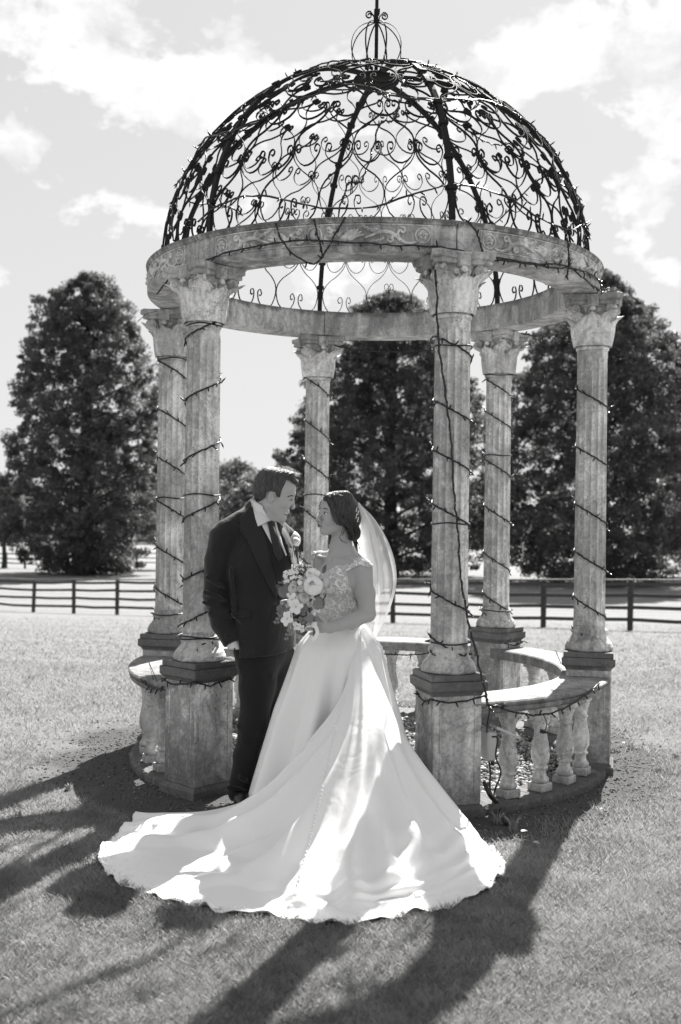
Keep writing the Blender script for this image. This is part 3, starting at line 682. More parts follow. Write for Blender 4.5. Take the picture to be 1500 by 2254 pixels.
far = [(-30, 236, 17, 'first'), (60, 250, 14, ''), (130, 262, 13, ''), (230, 258, 13, ''), (330, 262, 12, ''), (400, 250, 15, ''), (455, 236, 15.5, ''), (520, 215, 17.5, ''), (585, 200, 14.5, ''), (540, 170, 10.5, ''), (655, 225, 15, ''), (735, 240, 14, ''), (1010, 240, 14, ''), (1090, 246, 13, ''), (1240, 250, 14, ''), (1480, 232, 15, ''), (1540, 226, 17, '')]
look = ['far hedgerow tree at the left edge behind the small round tree', 'far pale hedgerow tree behind the left side of the tall left tree', 'far hedgerow tree directly behind the tall left tree', 'far hedgerow tree behind the right half of the tall left tree', 'far hedgerow tree seen left of the leftmost column', 'far tree seen between the two left columns', 'far tree just right of the front left column', 'tallest far dark tree, with rounded top, left of the man\'s head', 'far bushy tree behind the man\'s head', 'nearer round bush below the far dark tree, left of the man', 'far tree between the man\'s head and the back middle column', 'far tree right behind the back middle column', 'far tree behind the front right column', 'far tree behind the back right column', 'far tree behind the broad right tree', 'far tree seen at the right edge below the broad tree', 'far tree last to the right of the frame edge']
for i, (px, y, H, _) in enumerate(far):
    w_ = H * 0.42 * (1.15 if i != 9 else 1.0)
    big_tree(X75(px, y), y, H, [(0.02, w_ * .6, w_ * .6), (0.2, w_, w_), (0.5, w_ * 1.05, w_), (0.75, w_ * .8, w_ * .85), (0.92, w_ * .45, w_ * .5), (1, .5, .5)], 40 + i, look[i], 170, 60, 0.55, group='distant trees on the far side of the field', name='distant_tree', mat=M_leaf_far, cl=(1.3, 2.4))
# ================================================================== organic modelling: smooth-union field and surface nets
class Field:
    def __init__(s, lo, hi, h):
        s.lo = np.array(lo, float); s.h = h; s.n = np.ceil((np.array(hi) - s.lo) / h).astype(int) + 1
        s.g = np.full(s.n, 0.08, np.float32)
    def _box(s, lo, hi):
        a = np.clip(np.floor((np.array(lo) - s.lo) / s.h).astype(int), 0, s.n); b = np.clip(np.ceil((np.array(hi) - s.lo) / s.h).astype(int) + 1, 0, s.n)
        if (b <= a).any(): return None, None
        sl = tuple(slice(i, j) for i, j in zip(a, b))
        ax = [s.lo[k] + s.h * np.arange(a[k], b[k]) for k in range(3)]
        return sl, np.meshgrid(*ax, indexing='ij', sparse=True)
    def _mix(s, sl, d, k, op):
        g = s.g[sl]
        if op == 'sub': d = -d; hh = np.clip(0.5 + 0.5 * (d - g) / k, 0, 1); s.g[sl] = g * (1 - hh) + d * hh + k * hh * (1 - hh); return
        if op == 'int': hh = np.clip(0.5 + 0.5 * (d - g) / k, 0, 1); s.g[sl] = g * (1 - hh) + d * hh + k * hh * (1 - hh); return
        hh = np.clip(0.5 + 0.5 * (g - d) / k, 0, 1); s.g[sl] = g * (1 - hh) + d * hh - k * hh * (1 - hh)
    def cone(s, a, b, ra, rb, k=0.02, op='add', sq=None):
        """tapered capsule; sq = (direction, factor) flattens it along a direction"""
        a, b = np.array(a, float), np.array(b, float); m = max(ra, rb) * (1.0 if sq is None else max(1, sq[1])) + k + 0.02
        sl, P = s._box(np.minimum(a, b) - m, np.maximum(a, b) + m)
        if sl is None: return s
        ba = b - a; L2 = max(ba @ ba, 1e-9); q = [P[i] - a[i] for i in range(3)]
        t = np.clip((q[0] * ba[0] + q[1] * ba[1] + q[2] * ba[2]) / L2, 0, 1)
        e = [q[i] - t * ba[i] for i in range(3)]
        if sq is not None:
            n = np.array(sq[0], float); n /= np.linalg.norm(n); dt = e[0] * n[0] + e[1] * n[1] + e[2] * n[2]; f = 1 / sq[1] - 1
            e = [e[i] + dt * n[i] * f for i in range(3)]
        d = np.sqrt(e[0] ** 2 + e[1] ** 2 + e[2] ** 2) - (ra + (rb - ra) * t)
        s._mix(sl, d.astype(np.float32), k, op); return s
    def ell(s, c, r, R=None, k=0.02, op='add'):
        c, r = np.array(c, float), np.array(r, float); m = r.max() + k + 0.02
        sl, P = s._box(c - m, c + m)
        if sl is None: return s
        q = [P[i] - c[i] for i in range(3)]
        if R is not None: R = np.array(R); q = [q[0] * R[i][0] + q[1] * R[i][1] + q[2] * R[i][2] for i in range(3)]   # rows of R = local axes
        k0 = np.sqrt((q[0] / r[0]) ** 2 + (q[1] / r[1]) ** 2 + (q[2] / r[2]) ** 2); k1 = np.sqrt((q[0] / r[0] ** 2) ** 2 + (q[1] / r[1] ** 2) ** 2 + (q[2] / r[2] ** 2) ** 2)
        d = k0 * (k0 - 1) / np.maximum(k1, 1e-6)
        s._mix(sl, d.astype(np.float32), k, op); return s
    def chain(s, pts, rs, k=0.02, sq=None):
        for i in range(len(pts) - 1): s.cone(pts[i], pts[i + 1], rs[i], rs[i + 1], k, sq=sq)
        return s
    def half(s, p, n, k=0.004):
        """keep only the side that n points away from"""
        n = np.array(n, float); n /= np.linalg.norm(n); sl, P = s._box(s.lo, s.lo + s.h * s.n)
        d = (P[0] - p[0]) * n[0] + (P[1] - p[1]) * n[1] + (P[2] - p[2]) * n[2]
        s._mix(sl, d.astype(np.float32), k, 'int'); return s
    def prism(s, poly, k=0.003):
        """keep what lies inside a polygon given in the x-z plane"""
        sl, P = s._box(s.lo, s.lo + s.h * s.n); X, Z = P[0][:, 0, 0][:, None], P[2][0, 0, :][None, :]
        d = np.full((X.shape[0], Z.shape[1]), 1e9); ins = np.zeros_like(d, dtype=bool); m = len(poly)
        for i in range(m):
            x0, z0 = poly[i]; x1, z1 = poly[(i + 1) % m]; dx, dz = x1 - x0, z1 - z0
            t = np.clip(((X - x0) * dx + (Z - z0) * dz) / (dx * dx + dz * dz + 1e-12), 0, 1)
            d = np.minimum(d, np.hypot(X - x0 - t * dx, Z - z0 - t * dz))
            c = (z0 > Z) != (z1 > Z); ins ^= c & (X < (dx * (Z - z0) / (dz if abs(dz) > 1e-9 else 1e-9) + x0))
        d = np.where(ins, -d, d)[:, None, :].repeat(len(P[1][0, :, 0]), 1)
        s._mix(sl, d.astype(np.float32), k, 'int'); return s
    def wrinkle(s, f, amp): 
        sl, P = s._box(s.lo, s.lo + s.h * s.n); s.g += (amp * f(P[0], P[1], P[2])).astype(np.float32); return s
    def mesh(s):
        g = s.g; ins = g < 0; n = np.array(g.shape)
        c = [ins[i:n[0] - 1 + i, j:n[1] - 1 + j, k:n[2] - 1 + k] for i in (0, 1) for j in (0, 1) for k in (0, 1)]
        sm = sum(x.astype(np.int8) for x in c); act = (sm > 0) & (sm < 8); I = np.argwhere(act)
        idx = -np.ones(act.shape, np.int64); idx[act] = np.arange(len(I))
        acc = np.zeros((len(I), 3)); cnt = np.zeros(len(I))
        co = [(i, j, k) for i in (0, 1) for j in (0, 1) for k in (0, 1)]; val = {o: g[I[:, 0] + o[0], I[:, 1] + o[1], I[:, 2] + o[2]] for o in co}
        for a in co:
            for ax in range(3):
                if a[ax] == 0:
                    b = list(a); b[ax] = 1; b = tuple(b); va, vb = val[a], val[b]; cr = (va < 0) != (vb < 0)
                    t = np.where(cr, va / np.where(cr, va - vb, 1), 0); p = np.tile(np.array(a, float), (len(I), 1)); p[:, ax] = t
                    acc[cr] += p[cr]; cnt[cr] += 1
        V = s.lo + (I + acc / cnt[:, None]) * s.h; F = []
        for ax in range(3):
            o1, o2 = [(1, 2), (2, 0), (0, 1)][ax]
            a = ins.take(range(0, n[ax] - 1), ax); b = ins.take(range(1, n[ax]), ax); E = np.argwhere(a != b)
            E = E[(E[:, o1] > 0) & (E[:, o2] > 0) & (E[:, o1] < n[o1] - 1) & (E[:, o2] < n[o2] - 1)]
            sgn = a[E[:, 0], E[:, 1], E[:, 2]]
            def at_(d1, d2):
                q = E.copy(); q[:, o1] -= d1; q[:, o2] -= d2; return idx[q[:, 0], q[:, 1], q[:, 2]]
            q = np.stack([at_(1, 1), at_(0, 1), at_(0, 0), at_(1, 0)], 1); q[~sgn] = q[~sgn][:, ::-1]; F.append(q)
        F = np.concatenate(F); F = F[(F >= 0).all(1)]
        return V, F
from mathutils.bvhtree import BVHTree
from mathutils.geometry import delaunay_2d_cdt
def smooth_mesh(V, F, it=2, lam=0.5):
    e = np.concatenate([F[:, [i, (i + 1) % 4]] for i in range(4)]); V = V.copy()
    for _ in range(it):
        s = np.zeros_like(V); c = np.zeros(len(V)); np.add.at(s, e[:, 0], V[e[:, 1]]); np.add.at(c, e[:, 0], 1); np.add.at(s, e[:, 1], V[e[:, 0]]); np.add.at(c, e[:, 1], 1)
        V = V + lam * (s / c[:, None] - V)
    return V
def field_object(name, fld, mat, parent, it=2, bvh=False):
    V, F = fld.mesh(); V = smooth_mesh(V, F, it)
    base = np.array(parent.matrix_world.translation) if parent else 0
    L = Vector(parent['_loc']) if parent and '_loc' in parent else Vector((0, 0, 0))
    o = inst(name, mesh_np(name, V - np.array(L), F, mat), parent)
    return (o, BVHTree.FromPolygons([Vector(v) for v in V], F.tolist())) if bvh else o
CAMP = Vector((0, 0, EYE))
def decal(name, poly, bvhs, mat, parent, L, off=0.003, thick=0.004, grid=7, push=None, smooth=True, soft=0.0):
    """a piece of cloth cut to an outline and laid on the surfaces below it, with its own thickness. poly in photo pixels"""
    pts = [Vector(p) for p in poly]; B = []
    for i in range(len(pts)):
        a, b = pts[i], pts[(i + 1) % len(pts)]; n = max(1, int((b - a).length / grid))
        B += [a + (b - a) * k / n for k in range(n)]
    nb = len(B); xs = [p.x for p in B]; ys = [p.y for p in B]; inn = []
    def inside(x, y):
        c = False
        for i in range(nb):
            p, q = B[i], B[(i + 1) % nb]
            if (p.y > y) != (q.y > y) and x < (q.x - p.x) * (y - p.y) / (q.y - p.y) + p.x: c = not c
        return c
    y = min(ys) + grid / 2
    while y < max(ys):
        x = min(xs) + grid / 2
        while x < max(xs):
            if inside(x, y) and min((Vector((x, y)) - p).length for p in B) > grid * 0.45: inn.append(Vector((x, y)))
            x += grid
        y += grid
    allp = B + inn
    v2, _, f2, *_r = delaunay_2d_cdt(allp, [(i, (i + 1) % nb) for i in range(nb)], [], 1, 1e-5)
    hits = []; fr = []
    for p in v2:
        d = (at(p.x, p.y, 5.0) - CAMP).normalized(); best = None
        for bv in bvhs:
            h = bv.ray_cast(CAMP, d)
            if h[0] is not None and (best is None or h[3] < best[3]): best = h
        hits.append(best); fr.append(d)
    good = [i for i, h in enumerate(hits) if h is not None]
    if not good: return None
    P = []; N = []
    for i, h in enumerate(hits):
        if h is None:
            j = min(good, key=lambda g: (v2[g] - v2[i]).length); dist = hits[j][3]
            P.append(CAMP + fr[i] * dist); N.append(-fr[i])
        else:
            n = h[1] if h[1].dot(fr[i]) < 0 else -h[1]; P.append(h[0]); N.append((n + (-fr[i]) * 0.35).normalized())
    faces = [tuple(f) for f in f2]; nbr = {}
    for f in faces:
        for a in range(len(f)): nbr.setdefault(f[a], set()).update(x for x in f if x != f[a])
    for _ in range(3): P = [P[i] * 0.4 + sum((P[j] for j in nbr[i]), Vector()) / len(nbr[i]) * 0.6 if i in nbr and i >= nb else P[i] for i in range(len(P))]
    top = [P[i] + N[i] * (off + (push(v2[i]) if push else 0)) - L for i in range(len(P))]; bot = [P[i] + N[i] * (off - thick) - L for i in range(len(P))]
    mb = MB(); n = len(P)
    def orient(f): 
        a, b, c = top[f[0]], top[f[1]], top[f[2]]; return f if (b - a).cross(c - a).dot(N[f[0]]) > 0 else tuple(reversed(f))
    F3 = [orient(f) for f in faces]; fs = list(F3)
    ed = {}
    for f in F3:
        for a in range(len(f)): ed[(f[a], f[(a + 1) % len(f)])] = 1
    side = [(b, a, a + n, b + n) for (a, b) in ed if (b, a) not in ed]
    mb.add(top + bot, fs, smooth); mb.f += side; mb.sm += [False] * len(side)
    return mb.build(name, mat, parent)
# ================================================================== materials for the couple
M_skin, _t, _b = material('skin', 0.48, 0.4); set_val(_t, _b, _t.mix(_t.noise(pos(_t), 30, 3), 0.40, 0.47)); _b.inputs['Subsurface Weight'].default_value = 0.15; _b.inputs['Subsurface Radius'].default_value = (0.01, 0.01, 0.01); bump(_t, _b, _t.noise(pos(_t), 300, 3), 0.08, 0.001)
M_skin2, _t, _b = material('skin_bride', 0.45, 0.4); set_val(_t, _b, _t.mix(_t.noise(pos(_t), 30, 3), 0.37, 0.42)); _b.inputs['Subsurface Weight'].default_value = 0.15; _b.inputs['Subsurface Radius'].default_value = (0.01, 0.01, 0.01)
def cloth(name, v, rough=0.85, sheen=0.3, wr=0.25, wscale=9, weave=900):
    m, t, b = material(name, rough, 0.25); b.inputs['Base Color'].default_value = (v, v, v, 1); b.inputs['Sheen Weight'].default_value = sheen
    p = pos(t); h = t.math('ADD', t.math('MULTIPLY', t.noise(t.mapv(p, (1, 1, 0.6)), wscale, 4, 0.5, 1.0), 1.0), t.math('MULTIPLY', t.noise(p, weave, 1), 0.03))
    bump(t, b, h, wr, 0.02); return m
M_suit = cloth('dark_wool_suit', 0.014, 0.75, 0.2, 0.9, 9)
M_trou = cloth('dark_wool_trousers', 0.011, 0.8, 0.15, 0.8, 6)
M_lapel = cloth('dark_lapel', 0.018, 0.7, 0.15, 0.1)
M_shirt = cloth('white_shirt', 0.72, 0.7, 0.1, 0.25, 14)
M_tie = cloth('dark_tie', 0.022, 0.45, 0.2, 0.1)
M_vest = cloth('dark_waistcoat', 0.016, 0.8, 0.1, 0.1)
M_shoe = plain('black_leather', 0.012, 0.3)
def hair_mat(name, v):
    m, t, b = material(name, 0.42, 0.5); p = objc(t); f = t.noise(t.mapv(p, (90, 90, 12), rot=(0.3, 0.5, 0.2)), 1.0, 4, 0.6, 1.2)
    set_val(t, b, t.mix(t.ramp(f, ((0.35, 0.0), (0.65, 1.0))), v * 0.3, v * 2.4)); bump(t, b, f, 0.9, 0.006); return m
M_hairm = hair_mat('short_brown_hair', 0.030); M_hairf = hair_mat('dark_styled_hair', 0.026)
M_dark = plain('dark_detail', 0.02, 0.4); M_lip = plain('lip', 0.16, 0.4); M_white = plain('eye_white', 0.7, 0.2)
M_metal = plain('bright_metal', 0.8, 0.15, metal=1.0); M_pearl = plain('pearl', 0.8, 0.15)
# ================================================================== the groom
YG = 5.74
G = lambda px, py, d=0.0: np.array(at(px, py, YG)) + np.array([0, d, 0])
SG = YG / F_PX
GL = Vector((at(545, 1770, YG).x, YG, 0))
groom = empty('person', GL, 'man in dark suit and tie, hand in trouser pocket, looking down at the bride', 'person'); groom['_loc'] = tuple(GL)
def polyxz(pts, Y): return [(at(x, y, Y).x, at(x, y, Y).z) for x, y in pts]
fl = Field((GL.x - 0.42, YG - 0.35, -0.02), (GL.x + 0.42, YG + 0.40, 1.86), 0.0042)
def head_axes(deg, yaw):
    """rows: forward, sideways, up for a head whose face looks right (+x), pitched by deg, turned by yaw toward the camera"""
    f = np.array([cos(radians(yaw)) * cos(radians(deg)), -sin(radians(yaw)) * cos(radians(deg)), sin(radians(deg))]); sd = np.array([sin(radians(yaw)), cos(radians(yaw)), 0.0]); u = np.cross(sd, f) * -1
    if u[2] < 0: u = -u
    return np.array([f, sd, u])
def man_head(fl, off=0.0):
    R = head_axes(-16, 8)
    fl.ell(G(603, 1067), (0.100 + off, 0.077 + off, 0.088 + off), R, 0.01)
    fl.ell(G(612, 1082), (0.092 + off, 0.072 + off, 0.085 + off), R, 0.02)
man_head(fl)
R = head_axes(-20, 8)
fl.ell(G(618, 1097), (0.062, 0.060, 0.086), R, 0.02)                       # face
fl.cone(G(642, 1074, -0.022), G(642, 1074, 0.03), 0.022, 0.022, 0.02)          # brow
fl.cone(G(646.5, 1087, -0.026), G(646.5, 1087, 0.03), 0.0105, 0.0105, 0.010)
fl.cone(G(645, 1095), G(645.5, 1116), 0.0075, 0.0095, 0.007)                      # nose
fl.ell(G(645.5, 1117.5), (0.0105, 0.015, 0.0085), None, 0.006)
fl.ell(G(628, 1124), (0.020, 0.030, 0.018), None, 0.014)                       # mouth zone
fl.ell(G(634, 1126), (0.010, 0.022, 0.0055), R, 0.004); fl.ell(G(631, 1132), (0.0095, 0.019, 0.0055), R, 0.005)
fl.ell(G(622, 1141), (0.020, 0.025, 0.017), None, 0.02)                        # chin
for d in (-0.045, 0.05): fl.cone(G(596, 1112, d), G(617, 1139, d * 0.45), 0.022, 0.018, 0.03)   # jaw
fl.ell(G(632, 1110, -0.035), (0.022, 0.02, 0.024), None, 0.02)                 # cheek
for d in (-0.032, 0.038): fl.ell(G(644.5, 1099, d), (0.012, 0.014, 0.0075), None, 0.008, 'sub')
# ears
for d, s in ((-0.074, -1), (0.080, 1)):
    fl.ell(G(599, 1095, d - s * -0.004), (0.0175, 0.009, 0.030), head_axes(-10, 12 * -s), 0.004)
    fl.ell(G(602, 1094, d + s * 0.011), (0.0095, 0.008, 0.019), head_axes(-10, 0), 0.002, 'sub')
    fl.ell(G(606, 1099, d + s * 0.004), (0.004, 0.005, 0.006), None, 0.003)
# neck, shoulders, torso, arms and legs under the clothes (one continuous surface)
fl.cone(G(592, 1105, 0.01), G(578, 1165, 0.02), 0.060, 0.064, 0.03)
fl.chain([G(575, 1185, 0.02), G(572, 1290, 0.02), G(578, 1400, 0.0)], [0.125, 0.115, 0.115], 0.05)
fl.cone(G(500, 1180, -0.05), G(640, 1190, 0.13), 0.05, 0.05, 0.05)
AR = [G(494, 1190, -0.06), G(479, 1318, -0.04), G(522, 1410, -0.115)]
fl.chain(AR, [0.050, 0.038, 0.027], 0.02)
fl.ell(G(532, 1426, -0.085), (0.026, 0.022, 0.045), None, 0.015)                # hand in the pocket, fingers down inside it
for i in range(4): fl.chain([G(525 + i * 5, 1436, -0.075 - 0.004 * i), G(530 + i * 5, 1452, -0.07), G(537 + i * 5, 1462, -0.06)], [0.0092, 0.0085, 0.0072], 0.004)
fl.chain([G(535, 1420, -0.10), G(545, 1434, -0.10), G(552, 1446, -0.09)], [0.011, 0.010, 0.008], 0.006)
AL = [G(630, 1200, 0.15), G(638, 1310, 0.19), G(672, 1376, 0.15)]
fl.chain(AL, [0.050, 0.037, 0.026], 0.02); fl.ell(G(684, 1386, 0.14), (0.04, 0.02, 0.03), None, 0.012)
for i in range(4): fl.chain([G(694, 1380 + 6 * i, 0.13), G(706, 1382 + 6 * i, 0.12)], [0.009, 0.007], 0.004)
L1 = [G(566, 1435, -0.03), G(560, 1585, -0.07), G(528, 1735, -0.02)]; L2 = [G(622, 1435, 0.06), G(603, 1585, 0.07), G(565, 1715, 0.12)]
for L_ in (L1, L2): fl.chain(L_, [0.080, 0.052, 0.040], 0.03)
fl.cone(G(531, 1762, -0.02), G(548, 1766, -0.10), 0.034, 0.028, 0.02); fl.cone(G(567, 1745, 0.12), G(580, 1745, 0.05), 0.034, 0.028, 0.02)
gbody, bv_gbody = field_object('body', fl, M_skin, groom, 1, True)
# hair: a cap over the skull, cut to the hairline, swept up at the front
fh = Field(G(545, 1120, -0.16), G(690, 1000, 0.18), 0.003)
man_head(fh, 0.0055)
fh.ell(G(590, 1076), (0.083, 0.083, 0.085), head_axes(-14, 8), 0.01)
fh.cone(G(590, 1044, -0.02), G(640, 1048, -0.02), 0.030, 0.026, 0.02, sq=((0, 1, 0), 1.7)); fh.cone(G(632, 1046, -0.01), G(654, 1062, -0.005), 0.022, 0.010, 0.015, sq=((0, 1, 0), 2.2))
fh.cone(G(600, 1040, 0.02), G(640, 1048, 0.02), 0.028, 0.022, 0.02)
fh.wrinkle(lambda x, y, z: np.sin((x * 0.8 + y * 1.5 + z * 0.5) * 330) * 0.5 + np.sin((x * 1.3 - y - z * 0.7) * 210), 0.0013)
fh.prism(polyxz([(540, 1000), (680, 1000), (672, 1068), (655, 1070), (641, 1058), (632, 1057), (629, 1066), (623, 1078), (618, 1096), (611, 1094), (608, 1084), (598, 1081), (589, 1084), (586, 1095), (578, 1101), (569, 1106), (556, 1108)], YG), 0.003)
field_object('hair', fh, M_hairm, groom, 1)
tuft = MB()                                           # strands along the top and the quiff
for i in range(420):
    u = rnd.random(); w_ = rnd.uniform(-0.05, 0.05); x = 572 + 84 * u; y = 1052 - 26 * sin(pi * min(1, u * 0.72 + 0.14)) ** 0.8 + abs(w_) * 180 + (10 * max(0, u - 0.75) * 4 * 0.4)
    p = Vector(G(x, y, w_)); d = Vector((0.020 + 0.006 * rnd.random(), rnd.uniform(-.006, .006), 0.008 * (0.5 - u) + rnd.uniform(-.001, .007)))
    q = Vector((0, 0.0016, 0.0006)); tuft.add([p, p + q, p + d * 0.6 + q + Vector((0, 0, .002)), p + d, p + d * 0.6 + Vector((0, 0, .002))], [(0, 1, 2, 3, 4)], True)
tuft.v = [tuple(Vector(v) - GL) for v in tuft.v]; o = tuft.build('hair_strands', M_hairm, groom); o['kind'] = 'stuff'
def small_ell(name, c, r, mat, parent, L, rot=None, nu=12, nv=8):
    mb = MB(); ellipsoid(mb, (0, 0, 0), r, nu, nv); return mb.build(name, mat, parent, Vector(c) - L, rot or (0, 0, 0))
decal('eyebrow', [(633, 1092.5), (640, 1090), (647, 1091), (646, 1092.4), (640, 1092), (634, 1094.5)], [bv_gbody], M_hairm, groom, GL, 0.002, 0.003, 3)
decal('eye', [(636, 1101), (640, 1099.8), (644.5, 1100.3), (644, 1101.6), (640, 1101.8)], [bv_gbody], M_dark, groom, GL, 0.001, 0.002, 2)
decal('mouth', [(627, 1127.5), (632, 1129), (638, 1127.5), (637.5, 1130), (632, 1132), (628, 1131)], [bv_gbody], M_white, groom, GL, 0.001, 0.002, 2)
decal('lip', [(626, 1131), (632, 1132.5), (637.5, 1130.6), (636, 1134), (631, 1135)], [bv_gbody], M_lip, groom, GL, 0.0014, 0.002, 2)
# jacket
fj = Field((GL.x - 0.42, YG - 0.36, at(0, 1470, YG).z), (GL.x + 0.45, YG + 0.42, at(0, 1085, YG).z), 0.0052)
fd = (0.80, -0.6, 0)                                                              # chest direction
fj.chain([G(566, 1178, 0.03), G(560, 1250, 0.02), G(572, 1330, 0.0), G(578, 1400, -0.01), G(582, 1446, -0.01)], [0.135, 0.165, 0.155, 0.16, 0.168], 0.05, sq=((0.6, 0.8, 0), 1.06))
fj.ell(G(602, 1230, -0.02), (0.11, 0.14, 0.17), None, 0.05)
fj.cone(G(556, 1138, 0.02), G(500, 1170, -0.04), 0.068, 0.066, 0.04); fj.cone(G(590, 1150, 0.05), G(622, 1182, 0.13), 0.062, 0.062, 0.04)
fj.cone(G(566, 1122, 0.035), G(574, 1160, 0.03), 0.068, 0.09, 0.03)
fj.chain([G(493, 1182, -0.055), G(483, 1235, -0.06), G(478, 1310, -0.055), G(494, 1366, -0.095), G(516, 1404, -0.135)], [0.073, 0.070, 0.066, 0.060, 0.050], 0.014)
fj.chain([G(626, 1192, 0.14), G(634, 1300, 0.19), G(664, 1370, 0.15)], [0.068, 0.062, 0.050], 0.02)
fj.half(G(512, 1409, -0.14), np.array([0.50, -0.12, -0.86]), 0.003) if False else None
# creases: elbow, armpit, pulled cloth over the pocket
for a, b, r in (((458, 1300), (505, 1318), .012), ((456, 1322), (508, 1342), .012), ((470, 1345), (520, 1352), .012), ((462, 1268), (500, 1290), .010), ((490, 1375), (530, 1380), .010), ((540, 1395), (600, 1380), .014), ((540, 1415), (590, 1420), .012), ((520, 1345), (590, 1400), .012), ((515, 1250), (525, 1340), .012)):
    d = -0.125 if a[0] < 500 else -0.155
    fj.cone(G(a[0], a[1], d), G(b[0], b[1], d - 0.01), r, r * 0.6, 0.018)
hx = np.array(G(575, 1437)); sl_, P_ = fj._box(fj.lo, fj.lo + fj.h * fj.n)
# cut: hem of the jacket and the cuff
cut = (P_[2] - (hx[2] + 0.10 * (P_[0] - hx[0]) + 0.18 * np.clip(P_[0] - G(610, 1400)[0], 0, 1))) * -1
arm_zone = P_[0] < G(533, 1400)[0]
cuffp, cuffn = G(516, 1411, -0.135), np.array([0.42, -0.25, -0.87])
cutc = (P_[0] - cuffp[0]) * cuffn[0] + (P_[1] - cuffp[1]) * cuffn[1] + (P_[2] - cuffp[2]) * cuffn[2]
fj.g = np.where(arm_zone, np.maximum(fj.g, cutc), np.maximum(fj.g, cut)).astype(np.float32)
fj.wrinkle(lambda x, y, z: np.sin(x * 31 + 2.0 * np.sin(z * 17)) * np.sin(z * 38 + y * 21), 0.0016)
# opening for the neck
fj.cone(G(582, 1120, 0.0), G(582, 1165, 0.01), 0.066, 0.03, 0.006, 'sub')
jacket, bv_j = field_object('jacket', fj, M_suit, groom, 2, True)
# shirt collar and shirt front
fc = Field(G(545, 1180, -0.14), G(635, 1085, 0.16), 0.003)
fc.cone(G(577, 1122, 0.01), G(580, 1160, 0.005), 0.070, 0.078, 0.01); fc.half(G(577, 1108, 0.0), np.array([0.42, -0.15, 0.9]), 0.002)
fc.cone(G(597, 1070, 0.0), G(582, 1170, 0.01), 0.063, 0.065, 0.003, 'sub')
field_object('shirt_collar', fc, M_shirt, groom, 1)
BV = [bv_j, bv_gbody]
decal('shirt', [(560, 1113), (567, 1106), (580, 1128), (597, 1148), (600, 1150), (606, 1165), (612, 1190), (600, 1200), (588, 1178), (568, 1142)], BV, M_shirt, groom, GL, 0.004, 0.008, 6)
decal('shirt_collar_point', [(553, 1104), (560, 1101), (572, 1120), (591, 1147), (589, 1151), (568, 1160), (562, 1142)], BV, M_shirt, groom, GL, 0.014, 0.006, 5)
decal('waistcoat', [(596, 1196), (606, 1206), (622, 1224), (640, 1228), (648, 1290), (640, 1330), (612, 1320), (598, 1260), (588, 1205), (584, 1190)], BV, M_vest, groom, GL, 0.006, 0.006, 8)
decal('necktie', [(588, 1152), (598, 1148), (603, 1153), (601, 1164), (612, 1190), (622, 1226), (614, 1234), (605, 1222), (597, 1190), (592, 1166)], BV, M_tie, groom, GL, 0.012, 0.008, 5, push=lambda p: 0.006 if p.y < 1166 else 0.002)
decal('shirt_strip', [(604, 1150), (607, 1149), (612, 1166), (622, 1200), (630, 1222), (628, 1224), (617, 1198), (607, 1168)], BV, M_shirt, groom, GL, 0.009, 0.006, 5)
decal('lapel', [(553, 1112), (560, 1130), (570, 1150), (584, 1180), (592, 1210), (600, 1250), (610, 1295), (608, 1318), (600, 1306), (590, 1286), (560, 1225), (546, 1192), (531, 1171), (527, 1160), (530, 1150), (526, 1145), (540, 1128)], BV, M_lapel, groom, GL, 0.010, 0.007, 7)
decal('lapel', [(606, 1148), (614, 1150), (632, 1176), (645, 1206), (652, 1232), (655, 1270), (650, 1300), (643, 1262), (634, 1226), (622, 1192), (612, 1168)], BV, M_lapel, groom, GL, 0.010, 0.007, 6)
decal('pocket_flap', [(510, 1340), (552, 1344), (553, 1362), (514, 1356)], BV, M_suit, groom, GL, 0.006, 0.005, 6)
# trousers
ft = Field((GL.x - 0.30, YG - 0.32, 0.02), (GL.x + 0.38, YG + 0.36, at(0, 1380, YG).z), 0.0055)
ft.cone(G(580, 1395, 0.0), G(580, 1430, 0.0), 0.135, 0.14, 0.03, sq=((0.6, 0.8, 0), 1.0))
ft.chain([G(568, 1440, -0.05), G(568, 1510, -0.05), G(562, 1585, -0.075), G(545, 1660, -0.05), G(527, 1742, -0.03)], [0.112, 0.092, 0.076, 0.066, 0.058], 0.03)
ft.chain([G(612, 1440, 0.05), G(608, 1510, 0.06), G(600, 1585, 0.07), G(585, 1660, 0.09), G(565, 1722, 0.11)], [0.100, 0.088, 0.074, 0.064, 0.056], 0.02)
for a, b in (((535, 1700), (550, 1712)), ((510, 1722), (548, 1728)), ((532, 1590), (560, 1600)), ((535, 1460), (600, 1480)), ((545, 1620), (575, 1606))): ft.cone(G(a[0], a[1], -0.11), G(b[0], b[1], -0.11), 0.012, 0.006, 0.02)
ft.half(G(527, 1757, -0.03), np.array([0.25, -0.1, -1.0]), 0.003); ft.half(G(580, 1392), np.array([0, 0, 1.0]))
ft.chain([G(540, 1428, -0.075), G(552, 1470, -0.075)], [0.050, 0.045], 0.03)
ft.wrinkle(lambda x, y, z: np.sin(z * 26 + x * 30) * np.sin(x * 19 + z * 7 + y * 11), 0.0025)
trou, bv_t = field_object('trousers', ft, M_trou, groom, 2, True)
